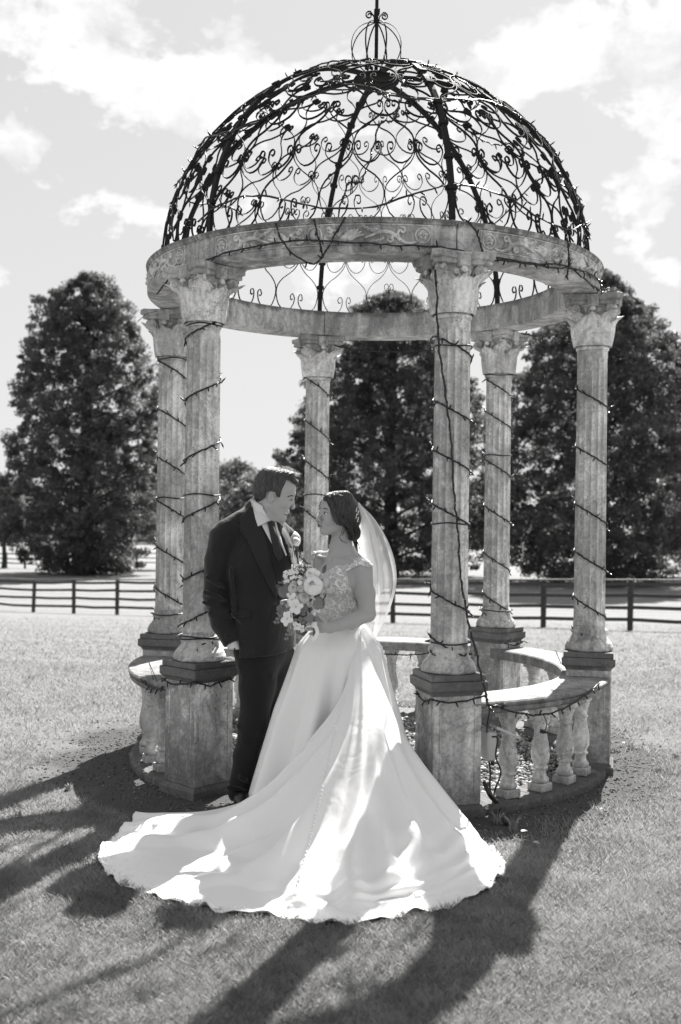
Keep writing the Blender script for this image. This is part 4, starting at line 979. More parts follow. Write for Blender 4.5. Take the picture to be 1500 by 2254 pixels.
# cuff and pocket slit
fk = Field(G(495, 1440, -0.24), G(550, 1390, -0.04), 0.003); fk.cone(G(515, 1405, -0.125), G(524, 1422, -0.118), 0.036, 0.033, 0.004); fk.cone(G(515, 1405, -0.125), G(526, 1428, -0.118), 0.030, 0.030, 0.003, 'sub')
field_object('shirt_cuff', fk, M_shirt, groom, 1)
for i in range(4): small_ell('cuff_button', G(503 + i * 3.2, 1388 + i * 6.2, -0.19), (0.004, 0.003, 0.004), M_dark, groom, GL, None, 8, 6)
small_ell('jacket_button', G(609, 1322, -0.175), (0.008, 0.004, 0.008), M_dark, groom, GL, None, 10, 6)
# shoes
def shoe(ax, ay, d, tx, ty, td):
    f = Field(np.minimum(G(ax, ay, d), G(tx, ty, td)) - 0.08, np.maximum(G(ax, ay, d), G(tx, ty, td)) + 0.09, 0.0035)
    a, b = G(ax, ay, d), G(tx, ty, td); a[2] = 0.052; b[2] = 0.036
    f.cone(a, a + (b - a) * 0.55 + [0, 0, 0.006], 0.040, 0.042, 0.02); f.cone(a + (b - a) * 0.5, b, 0.044, 0.034, 0.02, sq=((0, 0, 1), 0.82)); f.cone(a + [0, 0, 0.01], a + [0, 0, 0.05], 0.042, 0.042, 0.02)
    f.half((0, 0, 0.012), (0, 0, -1), 0.003)
    o, bv = field_object('shoe', f, M_shoe, groom, 1, True)
    s = MB(); n = 24; dv = Vector(b - a); dv.z = 0; Ld = dv.length; dv.normalize(); sv = Vector((dv.y, -dv.x, 0)); ring = []
    for i in range(n):
        t = 2 * pi * i / n; l = Ld / 2 + cos(t) * (Ld / 2 + 0.042); wd = sin(t) * (0.040 + 0.004 * cos(t)); ring.append(Vector((a[0], a[1], 0)) + dv * l + sv * wd)
    s.loft([[p + Vector((0, 0, z)) - GL for p in ring] for z in (0.0, 0.014)]); s.build('sole', M_dark, o)
    for k in range(4):
        c = a + (b - a) * (0.30 + 0.10 * k); mb = MB(); mb.tube([Vector(c) + sv * q * 0.02 + Vector((0, 0, 0.049 - 0.006 * k - 0.02 * abs(q) ** 2)) - GL for q in (-1, -.5, 0, .5, 1)], 0.0022, 5); mb.build('shoelace', M_dark, o)
shoe(527, 1765, -0.03, 549, 1775, -0.20); shoe(567, 1750, 0.11, 585, 1755, -0.05)
# ================================================================== the bride
YB = 5.5
B_ = lambda px, py, d=0.0: np.array(at(px, py, YB)) + np.array([0, d, 0])
BL = Vector((0.0, YB, 0))
bride = empty('person', BL, 'woman in long white bridal gown with spread train and veil, holding a bouquet', 'person'); bride['_loc'] = tuple(BL)
yaw, pit = radians(27), radians(4)
Fh = np.array([-cos(yaw) * cos(pit), -sin(yaw) * cos(pit), sin(pit)]); Sh = np.cross([0, 0, 1], Fh); Sh /= np.linalg.norm(Sh); Uh = np.cross(Fh, Sh); RH = np.array([Fh, Sh, Uh])
HC = B_(745, 1127)
Hd = lambda f, s, u: HC + Fh * f + Sh * s + Uh * u
fb_ = Field((BL.x - 0.36, YB - 0.42, -0.01), (BL.x + 0.36, YB + 0.34, 1.68), 0.0037)
fb_.ell(HC, (0.092, 0.070, 0.088), RH, 0.01)
fb_.ell(Hd(0.030, 0, -0.045), (0.060, 0.056, 0.072), RH, 0.02)
fb_.ell(Hd(0.055, 0, 0.025), (0.040, 0.052, 0.040), RH, 0.03)
for s in (-1, 1):
    fb_.ell(Hd(0.066, s * 0.030, -0.048), (0.022, 0.022, 0.024), RH, 0.015)       # cheeks
    fb_.cone(Hd(0.0, s * 0.048, -0.070), Hd(0.066, s * 0.016, -0.108), 0.018, 0.014, 0.02)   # jaw
    fb_.ell(Hd(0.089, s * 0.029, -0.014), (0.010, 0.014, 0.009), RH, 0.007, 'sub')
    fb_.ell(Hd(0.078, s * 0.029, -0.015), (0.0115, 0.0125, 0.0105), RH, 0.003)
    fb_.cone(Hd(0.090, s * 0.014, 0.002), Hd(0.078, s * 0.044, 0.002), 0.006, 0.005, 0.008)
    fb_.ell(Hd(-0.008, s * 0.070, -0.030), (0.014, 0.007, 0.026), RH, 0.005)
    fb_.ell(Hd(0.105, s * 0.010, -0.052), (0.008, 0.007, 0.006), RH, 0.004)
fb_.cone(Hd(0.092, 0, -0.008), Hd(0.113, 0, -0.044), 0.0055, 0.0085, 0.006); fb_.ell(Hd(0.114, 0, -0.047), (0.009, 0.009, 0.008), RH, 0.005)
fb_.ell(Hd(0.080, 0, -0.075), (0.020, 0.024, 0.018), RH, 0.012)
fb_.ell(Hd(0.1015, 0, -0.071), (0.007, 0.017, 0.0055), RH, 0.003); fb_.ell(Hd(0.099, 0, -0.081), (0.0075, 0.015, 0.006), RH, 0.003)
fb_.ell(Hd(0.076, 0, -0.106), (0.017, 0.019, 0.015), RH, 0.015)
# neck, chest, arms
fb_.cone(B_(754, 1165, 0.01), B_(749, 1222, 0.015), 0.048, 0.054, 0.02); fb_.cone(B_(754, 1200, 0.02), B_(782, 1232, -0.05), 0.040, 0.036, 0.04); fb_.cone(B_(752, 1215, 0.015), B_(750, 1250, 0.01), 0.055, 0.085, 0.03)
Fb = np.array([-0.70, -0.714, 0]); Sb = np.array([0.714, -0.70, 0]); RB = np.array([Fb, Sb, [0, 0, 1]])
SL, SR = B_(799, 1249, -0.10), B_(702, 1233, 0.13)
fb_.cone(B_(752, 1228, 0.02), SL, 0.036, 0.042, 0.03); fb_.cone(B_(752, 1226, 0.02), SR, 0.036, 0.040, 0.03)
for a, b in ((B_(738, 1232, -0.045), B_(784, 1238, -0.11)), (B_(724, 1230, -0.02), B_(700, 1226, 0.07))): fb_.cone(a, b, 0.010, 0.008, 0.016)
fb_.ell(B_(748, 1275), (0.098, 0.145, 0.10), RB, 0.03)
def torso(f, o=0.0, k=0.05):
    for c, r in (((746, 1285), (0.102, 0.135, 0.07)), ((750, 1330), (0.092, 0.118, 0.08)), ((751, 1375), (0.088, 0.110, 0.07)), ((750, 1430), (0.11, 0.135, 0.10))):
        f.ell(B_(*c), [q + o for q in r], RB, k)
    for s in (-1, 1):
        f.ell(B_(746, 1284) + Fb * 0.070 + Sb * s * 0.062, (0.052 + o, 0.060 + o, 0.058 + o), RB, 0.025)
torso(fb_)
EL = B_(808, 1346, -0.13); WR = B_(727, 1371, -0.255)
fb_.chain([SL, B_(804, 1300, -0.115), EL], [0.046, 0.047, 0.041], 0.02)
fb_.chain([EL, B_(772, 1360, -0.19), WR], [0.039, 0.038, 0.0245], 0.012, sq=((0, 1, 0), 0.95))
fb_.chain([SR, B_(686, 1300, 0.10), B_(654, 1325, 0.06)], [0.040, 0.035, 0.026], 0.02)
fb_.ell(B_(640, 1330, 0.055), (0.035, 0.016, 0.024), None, 0.01)
for i in range(4): fb_.chain([B_(628, 1324 + 5 * i, 0.05), B_(618, 1325 + 5 * i, 0.035)], [0.0075, 0.0062], 0.003)
# the hand that holds the bouquet: palm, four fingers closed round the stems, thumb along them
PC = B_(711, 1366, -0.275)
fb_.ell(PC, (0.030, 0.017, 0.034), None, 0.012); fb_.cone(WR, B_(716, 1368, -0.268), 0.0235, 0.022, 0.015, sq=((0, 1, 0), 0.85))
HAX = [B_(700, 1349, -0.280), B_(697.5, 1358, -0.284), B_(697.5, 1368, -0.284), B_(701, 1377.5, -0.280)]
for i, k in enumerate(HAX):
    L = [1.0, 1.08, 1.02, 0.84][i]; r = [0.0088, 0.0090, 0.0086, 0.0076][i]
    m = k + np.array([-0.026 * L, -0.010, -0.004 - 0.002 * i]); e = m + np.array([-0.012 * L, 0.024, -0.003]); t = e + np.array([0.014, 0.016, -0.001])
    fb_.chain([k + [0.012, 0.002, 0.001], m, e, t], [r * 1.08, r, r * 0.92, r * 0.8], 0.0035)
fb_.chain([B_(717, 1356, -0.283), B_(706, 1343, -0.297), B_(697, 1338, -0.300)], [0.0115, 0.0100, 0.0085], 0.006)
# legs and feet under the skirt
for s in (-1, 1): fb_.chain([B_(750 + 14 * s, 1460, -0.03 * s), B_(748 + 16 * s, 1620, -0.03 * s - 0.02), np.array([BL.x + 0.03 * s, YB - 0.03 * s, 0.09])], [0.075, 0.048, 0.034], 0.03); fb_.cone((BL.x + 0.03 * s, YB - 0.03 * s, 0.04), (BL.x + 0.03 * s - 0.10, YB - 0.03 * s - 0.08, 0.03), 0.03, 0.022, 0.02)
bbody, bv_b = field_object('body', fb_, M_skin2, bride, 1, True)
BVb = [bv_b]
# eyes, brows, lips
for s in (-1, 1):
    c = Vector(Hd(0.0815, s * 0.029, -0.0155))
    q = Vector(Fh).to_track_quat('X', 'Z').to_euler()
    small_ell('eye', c, (0.0085, 0.0125, 0.0055), M_white, bride, BL, q)
    small_ell('iris', c + Vector(Fh) * 0.0062 + Vector((-0.002, 0, 0.0015)), (0.003, 0.0048, 0.0048), M_dark, bride, BL, q)
    lid = MB(); lid.tube([Vector(Hd(0.0885 - 0.004 * abs(t) - 0.006 * t * t * (1 if t * s > 0 else 0.3), s * 0.029 + 0.0135 * t, -0.0095 - 0.004 * t * t)) - BL for t in (-1, -.5, 0, .5, 1)], 0.0016, 5); lid.build('eyelashes', M_dark, bride)
    br = MB(); br.tube([Vector(Hd(0.0955 - 0.012 * max(0, t) ** 1.5, s * (0.030 + 0.019 * t), 0.0065 + 0.004 * (1 - t * t))) - BL for t in (-1, -.5, 0, .5, 1)], 0.0021, 5, scale=[.8, 1.1, 1.1, .9, .5]); br.build('eyebrow', M_hairf, bride)
for u, r in ((-0.0715, 0.0050), (-0.0805, 0.0056)):
    mb = MB(); mb.tube([Vector(Hd(0.1055 - 0.55 * (t * 0.017) ** 2 * 60 - (0.002 if u < -.075 else 0), t * 0.0165, u)) - BL for t in (-1, -.66, -.33, 0, .33, .66, 1)], r, 6, scale=[.35, .75, .95, 1, .95, .75, .35]); mb.build('lip', M_lip, bride)
mb = MB(); mb.tube([Vector(Hd(0.1085 - 0.004 * t * t, t * 0.010, -0.0762)) - BL for t in (-1, 0, 1)], 0.0022, 5); mb.build('mouth_opening', M_dark, bride)
# hair: swept back from a side parting into a low bun
fh = Field(B_(695, 1208, -0.17), B_(806, 1072, 0.17), 0.003)
fh.ell(Hd(-0.014, 0, 0.010), (0.096, 0.084, 0.094), RH, 0.02)
fh.ell(Hd(-0.045, 0.02, -0.03), (0.070, 0.070, 0.070), RH, 0.02); fh.ell(B_(778, 1172, -0.02), (0.036, 0.040, 0.042), None, 0.012)
fh.cone(B_(722, 1098, -0.055), B_(742, 1146, -0.088), 0.018, 0.014, 0.02); fh.cone(B_(742, 1146, -0.080), B_(768, 1160, -0.075), 0.015, 0.018, 0.02)
fh.cone(B_(722, 1094, -0.03), B_(762, 1092, -0.02), 0.022, 0.030, 0.03)
fh.prism(polyxz([(711, 1108), (709, 1098), (718, 1086), (735, 1080), (765, 1080), (790, 1100), (802, 1140), (797, 1184), (782, 1194), (768, 1188), (766, 1172), (768, 1160), (760, 1153), (752, 1158), (743, 1155), (735, 1146), (729, 1132), (726, 1117), (722, 1106), (717, 1103)], YB), 0.004)
hair, bv_h = field_object('hair', fh, M_hairf, bride, 1, True)
def on_hair(px, py, o=0.002):
    d = (at(px, py, 5.0) - CAMP).normalized(); h = bv_h.ray_cast(CAMP, d)
    if h[0] is None: return None
    n = h[1] if h[1].dot(d) < 0 else -h[1]; return h[0] + n * o
locks = MB()
for i in range(120):
    u = rnd.random(); x0, y0 = 714 + 56 * u, 1104 - 18 * sin(pi * min(1, u * 0.75 + .2)); x1, y1 = 764 + rnd.uniform(0, 26), 1150 + rnd.uniform(-16, 34)
    bx, by = (736 + 36 * u, 1118 - 6 * u) if u > 0.25 else (733, 1130); bx += rnd.uniform(-6, 6); by += rnd.uniform(-8, 8); P = []
    for k in range(9):
        t = k / 8; x = (1 - t) ** 2 * x0 + 2 * t * (1 - t) * bx + t * t * x1; y = (1 - t) ** 2 * y0 + 2 * t * (1 - t) * by + t * t * y1; p = on_hair(x, y, 0.0012 + 0.0022 * rnd.random())
        if p: P.append(p - BL)
    if len(P) > 3: locks.tube(P, rnd.uniform(0.0014, 0.0036), 4, scale=[.5] + [1] * (len(P) - 2) + [.4])
for i in range(26):
    a0 = rnd.uniform(0, 6.28); r0 = rnd.uniform(5, 17); P = []
    for k in range(8):
        p = on_hair(779 + r0 * cos(a0 + k * .35), 1172 + r0 * 1.15 * sin(a0 + k * .35), 0.003)
        if p: P.append(p - BL)
    if len(P) > 3: locks.tube(P, 0.0024, 4)
o = locks.build('hair_locks', M_hairf, bride); o['kind'] = 'stuff'
fly = MB()
for pts in (((712, 1098, -.06), (707, 1106, -.07), (704, 1114, -.07), (706, 1120, -.07)), ((757, 1156, -.09), (752, 1172, -.09), (748, 1182, -.08), (753, 1190, -.075), (764, 1195, -.07)), ((787, 1192, -.03), (790, 1200, -.03), (792, 1208, -.03)), ((762, 1158, -.09), (757, 1170, -.09), (754, 1178, -.085))):
    for j in range(4): fly.tube([Vector(B_(x + rnd.uniform(-1.2, 1.2), y, d)) - BL for x, y, d in pts], 0.0009, 4)
fly.build('loose_strands', M_hairf, bride)
for k in range(4):
    x, y = 784 + 3.2 * (k % 2), 1119 + 7 * k; p = on_hair(x, y, 0.006) or Vector(B_(x, y, -.05))
    hp = inst('hair_pin', MB().tube([(0, 0, 0), (-0.004, -0.004, -0.022)], 0.0012, 5).mesh('hair_pin', M_metal), bride, p - BL)
    for j in range(3): small_ell('pearl', Vector((-0.0015 * j, -0.003, -0.008 * j)), (0.0036,) * 3, M_pearl, hp, Vector((0, 0, 0)), None, 8, 6)
ear = Vector(Hd(-0.004, 0.080, -0.050))
er = empty('earring', ear - BL); er.parent = bride
for j, z in enumerate((0, -0.014, -0.022, -0.030)): small_ell('earring_bead', Vector((0, 0, z)), (0.0035 if j else 0.0048,) * 3, M_pearl, er, Vector((0, 0, 0)), None, 8, 6)
nk = []
for x, y in ((774, 1212), (765, 1222), (750, 1228), (738, 1225), (727, 1218), (722, 1210)):
    d = (at(x, y, 5) - CAMP).normalized(); h = bv_b.ray_cast(CAMP, d)
    if h[0]: nk.append(h[0] - d * 0.0025 - BL)
if len(nk) > 2:
    mb = MB(); mb.tube(catmull(nk, 3), 0.0011, 5); mb.build('necklace', M_metal, bride)
mb = MB(); c = Vector(HAX[2]) + Vector((-0.014, -0.006, -0.003)) - BL
mb.tube([c + Vector((0.002 * cos(a), 0.0105 * cos(a), 0.0105 * sin(a))) for a in [2 * pi * i / 16 for i in range(16)]], 0.0013, 5, closed=True); ellipsoid(mb, tuple(c + Vector((0, -0.013, 0))), (0.003, 0.003, 0.003), 8, 6); mb.build('finger_ring', M_metal, bride)
# ------------------------------------------------------------------ gown
def satin():
    m, t, b = material('ivory_satin', 0.32, 0.45); b.inputs['Sheen Weight'].default_value = 0.25
    uv = t.new('ShaderNodeUVMap'); s = t.new('ShaderNodeSeparateXYZ'); t.link(uv.outputs[0], s.inputs[0]); p = pos(t)
    hem = t.ramp(t.math('ADD', s.outputs[1], t.math('MULTIPLY', t.noise(p, 7, 3), 0.12)), ((0.93, 0.0), (0.965, 1.0)))
    vor = t.new('ShaderNodeTexVoronoi'); vor.inputs['Scale'].default_value = 42; t.link(p, vor.inputs['Vector'])
    ring = t.math('ABSOLUTE', t.math('SUBTRACT', t.math('FRACT', t.math('MULTIPLY', vor.outputs['Distance'], 2.6)), 0.5))
    lace = t.math('MULTIPLY', t.math('MULTIPLY', t.math('ADD', ring, t.math('MULTIPLY', t.noise(p, 130, 3), 0.6)), hem), 1.0)
    set_val(t, b, t.mix(hem, 0.85, 0.86))
    h = t.math('ADD', t.math('MULTIPLY', lace, 0.0), t.math('MULTIPLY', t.noise(t.mapv(p, (1, 1, 1)), 3.2, 3, 0.5, 1.5), 0.9))
    bump(t, b, h, 0.5, 0.016); return m
M_satin = satin()
def lace_mat():
    m, t, b = material('corded_lace', 0.7, 0.3); p = pos(t)
    n = t.noise(t.mapv(p, (1, 1, 1)), 15, 2, 0.5, 3.4); l = t.math('ABSOLUTE', t.math('SUBTRACT', n, 0.5)); cord = t.ramp(l, ((0.0, 1.0), (0.03, 0.9), (0.06, 0.15), (0.12, 0.0)))
    n2 = t.noise(p, 38, 2, 0.5, 2.4); l2 = t.ramp(t.math('ABSOLUTE', t.math('SUBTRACT', n2, 0.5)), ((0.0, 1.0), (0.03, 0.4), (0.06, 0.0)))
    k = t.math('MAXIMUM', cord, t.math('MULTIPLY', l2, 0.6)); set_val(t, b, t.mix(k, 0.56, 0.93)); bump(t, b, k, 0.9, 0.006); return m
M_lace = lace_mat(); M_pearl_lace = plain('white_lace_thread', 0.85, 0.8)
M_veil, _t, _b = material('sheer_tulle', 0.8, 0.1); set_val(_t, _b, 0.82); _tr = _t.new('ShaderNodeBsdfTranslucent'); _tr.inputs[0].default_value = (.85, .85, .85, 1); _tp = _t.new('ShaderNodeBsdfTransparent')
_m1 = _t.new('ShaderNodeMixShader'); _m1.inputs[0].default_value = 0.55; _t.link(_b.outputs[0], _m1.inputs[1]); _t.link(_tr.outputs[0], _m1.inputs[2])
_m2 = _t.new('ShaderNodeMixShader'); _m2.inputs[0].default_value = 0.40; _t.link(_m1.outputs[0], _m2.inputs[1]); _t.link(_tp.outputs[0], _m2.inputs[2]); _t.link(_m2.outputs[0], _t.n['Material Output'].inputs['Surface'])
M_veil3 = M_veil.copy(); M_veil3.name = 'gathered_tulle'; M_veil3.node_tree.nodes[_m2.name].inputs[0].default_value = 0.16
M_veil2 = M_veil.copy(); M_veil2.name = 'veil_border'; M_veil2.node_tree.nodes[_m2.name].inputs[0].default_value = 0.12
# bodice
fo = Field((BL.x - 0.26, YB - 0.30, at(0, 1392, YB).z), (BL.x + 0.30, YB + 0.26, at(0, 1205, YB).z), 0.0036)
torso(fo, 0.006); fo.ell(B_(748, 1275), (0.104, 0.151, 0.106), RB, 0.03); o_ = 0.006
fo.cone(B_(752, 1228, 0.02), SL, 0.042, 0.048, 0.03); fo.cone(B_(752, 1226, 0.02), SR, 0.042, 0.046, 0.03); fo.cone(SL, B_(804, 1290, -0.115), 0.054, 0.052, 0.02); fo.cone(SR, B_(690, 1270, 0.11), 0.046, 0.042, 0.02)
fo.prism(polyxz([(681, 1228), (690, 1213), (696, 1218), (690, 1236), (691, 1262), (703, 1267), (722, 1255), (745, 1239), (752, 1229), (776, 1219), (802, 1223), (822, 1243), (812, 1246), (790, 1242), (772, 1251), (763, 1258), (769, 1275), (776, 1300), (787, 1330), (792, 1352), (792, 1390), (700, 1390), (676, 1385), (668, 1300), (674, 1240)], YB), 0.003)
bodice, bv_bod = field_object('bodice', fo, M_lace, bride, 1, True)
# skirt
def skirt_ring(z, n=160):
    t = min(1, max(0, (0.985 - z) / 0.985)); R = 0.118 + 0.075 * min(1, t / 0.12) ** 0.8 + 0.245 * t ** 1.15
    cx = at(750, 1375, YB).x - 0.035 * t; cy = YB + 0.02 * t; out = []
    for j in range(n):
        a = 2 * pi * j / n; f = 1 + (0.10 * sin(a * 9 + 1.5 * t + 0.6 * sin(3 * a)) + 0.05 * sin(a * 17 + 2)) * min(1, t * 2.2)
        out.append((cx + R * f * cos(a), cy + R * 0.92 * f * sin(a), z))
    return out
zs = [0.985 - 0.985 * (i / 40) ** 0.9 + 0.004 for i in range(41)]
sk = MB().loft([skirt_ring(z) for z in zs], smooth=True, caps=False); sk.v = [tuple(Vector(v) - BL) for v in sk.v]
dress = sk.build('gown_skirt', M_satin, bride)
wb = MB(); wb.loft([[tuple(B_(750, 1372) + (Fb * cos(2 * pi * j / 48) * (0.096 + o) + Sb * sin(2 * pi * j / 48) * (0.119 + o)) + np.array([0, 0, z]) - np.array(BL)) for j in range(48)] for z, o in ((-0.03, 0.012), (0.0, 0.004), (0.012, 0.001))], smooth=True, caps=False); wb.build('waistband', M_lace, bride)
g = lambda px, py: tuple(ground_at(px, py, 0.012))
t3 = lambda px, py, Y: tuple(at(px, py, Y))
ribs = [
 [t3(786, 1394, 5.44), t3(758, 1515, 5.24), t3(700, 1620, 5.17), t3(636, 1722, 5.22), t3(562, 1773, 5.40), g(430, 1793), g(308, 1798)],
 [t3(786, 1394, 5.43), t3(752, 1540, 5.17), t3(685, 1655, 5.08), t3(600, 1755, 5.10), t3(500, 1803, 5.20), t3(375, 1822, 5.18), g(272, 1832)],
 [t3(786, 1394, 5.42), t3(756, 1560, 5.10), t3(682, 1695, 4.98), t3(590, 1795, 4.98), t3(460, 1850, 4.98), t3(330, 1872, 4.92), g(211, 1888)],
 [t3(786, 1394, 5.41), t3(763, 1575, 5.05), t3(697, 1728, 4.86), t3(610, 1835, 4.80), t3(485, 1898, 4.72), t3(375, 1926, 4.64), g(262, 1945)],
 [t3(786, 1394, 5.40), t3(772, 1585, 5.01), t3(722, 1745, 4.76), t3(652, 1862, 4.60), t3(555, 1935, 4.46), t3(470, 1972, 4.36), g(380, 1990)],
 [t3(794, 1390, 5.40), t3(785, 1590, 5.00), t3(752, 1755, 4.70), t3(702, 1875, 4.50), t3(640, 1955, 4.32), t3(590, 1998, 4.22), g(530, 2014)],
 [t3(794, 1390, 5.40), t3(802, 1590, 5.00), t3(792, 1750, 4.72), t3(772, 1870, 4.47), t3(750, 1955, 4.27), t3(735, 2005, 4.16), g(715, 2034)],
 [t3(794, 1390, 5.41), t3(822, 1590, 5.03), t3(836, 1745, 4.77), t3(846, 1865, 4.53), t3(855, 1945, 4.34), t3(862, 1993, 4.24), g(868, 2025)],
 [t3(799, 1390, 5.43), t3(842, 1580, 5.10), t3(880, 1725, 4.88), t3(918, 1840, 4.67), t3(955, 1920, 4.48), t3(985, 1965, 4.38), g(1012, 1992)],
 [t3(799, 1390, 5.47), t3(858, 1570, 5.22), t3(915, 1700, 5.07), t3(975, 1800, 4.92), t3(1030, 1875, 4.76), t3(1072, 1915, 4.67), g(1103, 1935)],
 [t3(799, 1390, 5.53), t3(866, 1565, 5.38), t3(930, 1682, 5.30), t3(1000, 1782, 5.17), t3(1050, 1842, 5.03), t3(1082, 1875, 4.92), g(1102, 1897)],
 [t3(794, 1390, 5.61), t3(858, 1562, 5.54), t3(915, 1680, 5.50), t3(975, 1775, 5.40), t3(1020, 1825, 5.24), g(1052, 1846), g(1070, 1860)],
]
NV, NU = 110, 260
C = np.array([[tuple(p) for p in catmull(r, 12)] for r in ribs])           # rib x along
kv = np.linspace(0, C.shape[1] - 1, NV); C = np.stack([np.stack([np.interp(kv, np.arange(C.shape[1]), C[i, :, k]) for k in range(3)], -1) for i in range(len(ribs))])
G3 = np.zeros((NU, NV, 3))
for j in range(NV):
    pts = [Vector(C[i, j]) for i in range(len(ribs))]; q = np.array([tuple(p) for p in catmull(pts, 24)]); G3[:, j] = np.stack([np.interp(np.linspace(0, len(q) - 1, NU), np.arange(len(q)), q[:, k]) for k in range(3)], -1)
U, V = np.meshgrid(np.linspace(0, 1, NU), np.linspace(0, 1, NV), indexing='ij')
du = np.gradient(G3, axis=0); dv = np.gradient(G3, axis=1); Nn = np.cross(du, dv); Nn /= np.linalg.norm(Nn, axis=2, keepdims=True) + 1e-9
Nn[Nn[:, :, 2] < 0] *= -1
def ridge(u0, du_, w_, amp, v0=0.0, v1=1.0, sharp=1.0):
    c = u0 + du_ * V; x = (U - c) / w_; e = np.exp(-np.abs(x) ** (1.0 + sharp)); win = np.clip((V - v0 - 0.08) / 0.22, 0, 1) * np.clip((v1 - V) / 0.12, 0, 1); return amp * e * win
D = np.zeros_like(U)
for args in ((0.03, -0.02, .022, .035, .05, 1.05), (0.10, -0.02, .026, .050, .1, 1.02, .8), (0.20, -0.03, .028, .056, .08, .98, .7), (0.285, 0.0, .022, .03, .25, 1.0, .8), (0.36, -0.02, .028, .048, .1, 1.02, .7), (0.455, 0.02, .03, .018, .3, 1.03), (0.53, 0.05, .028, .030, .06, .98, .7), (0.62, 0.02, .022, .034, .12, .80, .6), (0.69, 0.05, .03, .032, .08, 1.0, .7), (0.79, 0.02, .03, .022, .15, .9), (0.88, 0.02, .03, .020, .1, 1.0), (0.58, -0.10, .016, .022, .5, .95, .6), (0.66, -0.12, .014, .018, .55, .9, .6)): D += ridge(*args)
D += 0.010 * np.sin(U * 70 + 3 * np.sin(V * 5)) * np.clip(V * 2, 0, 1) * (0.4 + V) - 0.010
wr = lambda a, b, c, s: np.exp(-(((U - a) * 9) ** 2 + ((V - b) * 8) ** 2)) * np.sin((V * c + U * s)) 
D += 0.008 * wr(.60, .72, 75, 25) + 0.006 * wr(.66, .5, 60, -30) + 0.006 * wr(.48, .78, 60, 30) + 0.008 * wr(.75, .65, 70, 20) + 0.008 * wr(.25, .7, 50, 60)
D *= 1.2; D *= np.clip(V * 4 - 0.2, 0, 1) * np.clip((1.0 - V) * 5 + 0.25, 0, 1)
G3 += Nn * D[:, :, None]
hemw = np.clip((V - 0.86) / 0.14, 0, 1) ** 2
G3[:, :, 2] += hemw * (0.014 + 0.012 * np.sin(U * 95 + 1.3 * np.sin(U * 31)) + 0.008 * np.sin(U * 173))
out = G3[:, -1] - G3[:, -12]; out /= np.linalg.norm(out, axis=1, keepdims=True); G3 += (hemw * (0.016 * np.sin(U * 58 + 2 * np.sin(U * 17)) + 0.006 * np.abs(np.sin(U * 260))))[:, :, None] * out[:, None, :] * np.array([1, 1, 0])
G3[:, :, 2] = np.maximum(G3[:, :, 2], 0.014)
idx = np.arange(NU * NV).reshape(NU, NV); Fq = np.stack([idx[:-1, :-1], idx[1:, :-1], idx[1:, 1:], idx[:-1, 1:]], -1).reshape(-1, 4)
Vv = (G3 - np.array(BL)).reshape(-1, 3); me = mesh_np('gown_train', Vv, Fq, M_satin)
uvl = me.uv_layers.new(name='UVMap'); li = np.empty(len(me.loops), dtype=np.int32); me.loops.foreach_get('vertex_index', li); uvs = np.stack([U.ravel(), V.ravel()], -1)[li]; uvl.data.foreach_set('uv', uvs.astype(np.float32).ravel())
train = inst('gown_train', me, bride); sol = train.modifiers.new('cloth_thickness', 'SOLIDIFY'); sol.thickness = 0.003; sol.offset = -1
bv_tr = BVHTree.FromPolygons([Vector(v) for v in G3.reshape(-1, 3)], Fq.tolist())
btn = MB(); ellipsoid(btn, (0, 0, 0), (0.0072, 0.0072, 0.0068), 10, 6); btn_me = btn.mesh('button', M_satin)
bl = catmull([(745, 1572, 0), (728, 1650, 0), (706, 1750, 0), (682, 1850, 0), (658, 1940, 0), (634, 2022, 0)], 12)
acc = [0.0]
for a, b in zip(bl, bl[1:]): acc.append(acc[-1] + (b - a).length)
s = 0.0; seam = []
while s < acc[-1]:
    i = max(k for k in range(len(acc)) if acc[k] <= s); i = min(i, len(bl) - 2); t = (s - acc[i]) / (acc[i + 1] - acc[i]); p = bl[i].lerp(bl[i + 1], t)
    d = (at(p.x, p.y, 5) - CAMP).normalized(); h = bv_tr.ray_cast(CAMP, d)
    if h[0]: inst('button', btn_me, train, h[0] - d * 0.003 - BL); seam.append(h[0] - BL)
    s += 7.4 + 2.6 * s / acc[-1]
# lace flowers sewn near the hem
fl_mb = MB()
for q in range(5): a = 2 * pi * q / 5; ellipsoid(fl_mb, (0.008 * cos(a), 0.008 * sin(a), 0), (0.0065, 0.0065, 0.0016), 6, 4)
fl_me = fl_mb.mesh('lace_flower', M_pearl_lace)
r_ = np.random.default_rng(4)
for q in range(240):
    u = r_.uniform(0.02, 0.95); v = 1 - 0.015 - abs(r_.normal()) * 0.05 * (1 + 0.8 * sin(u * 30)); i, j = int(u * (NU - 1)), int(max(0.75, min(0.99, v)) * (NV - 1)); p = Vector(G3[i, j]); n = Vector(Nn[i, j])
    inst('lace_flower', fl_me, train, p + n * 0.002 - BL, n.to_track_quat('Z', 'Y').to_euler(), [r_.uniform(0.8, 1.3)] * 3)
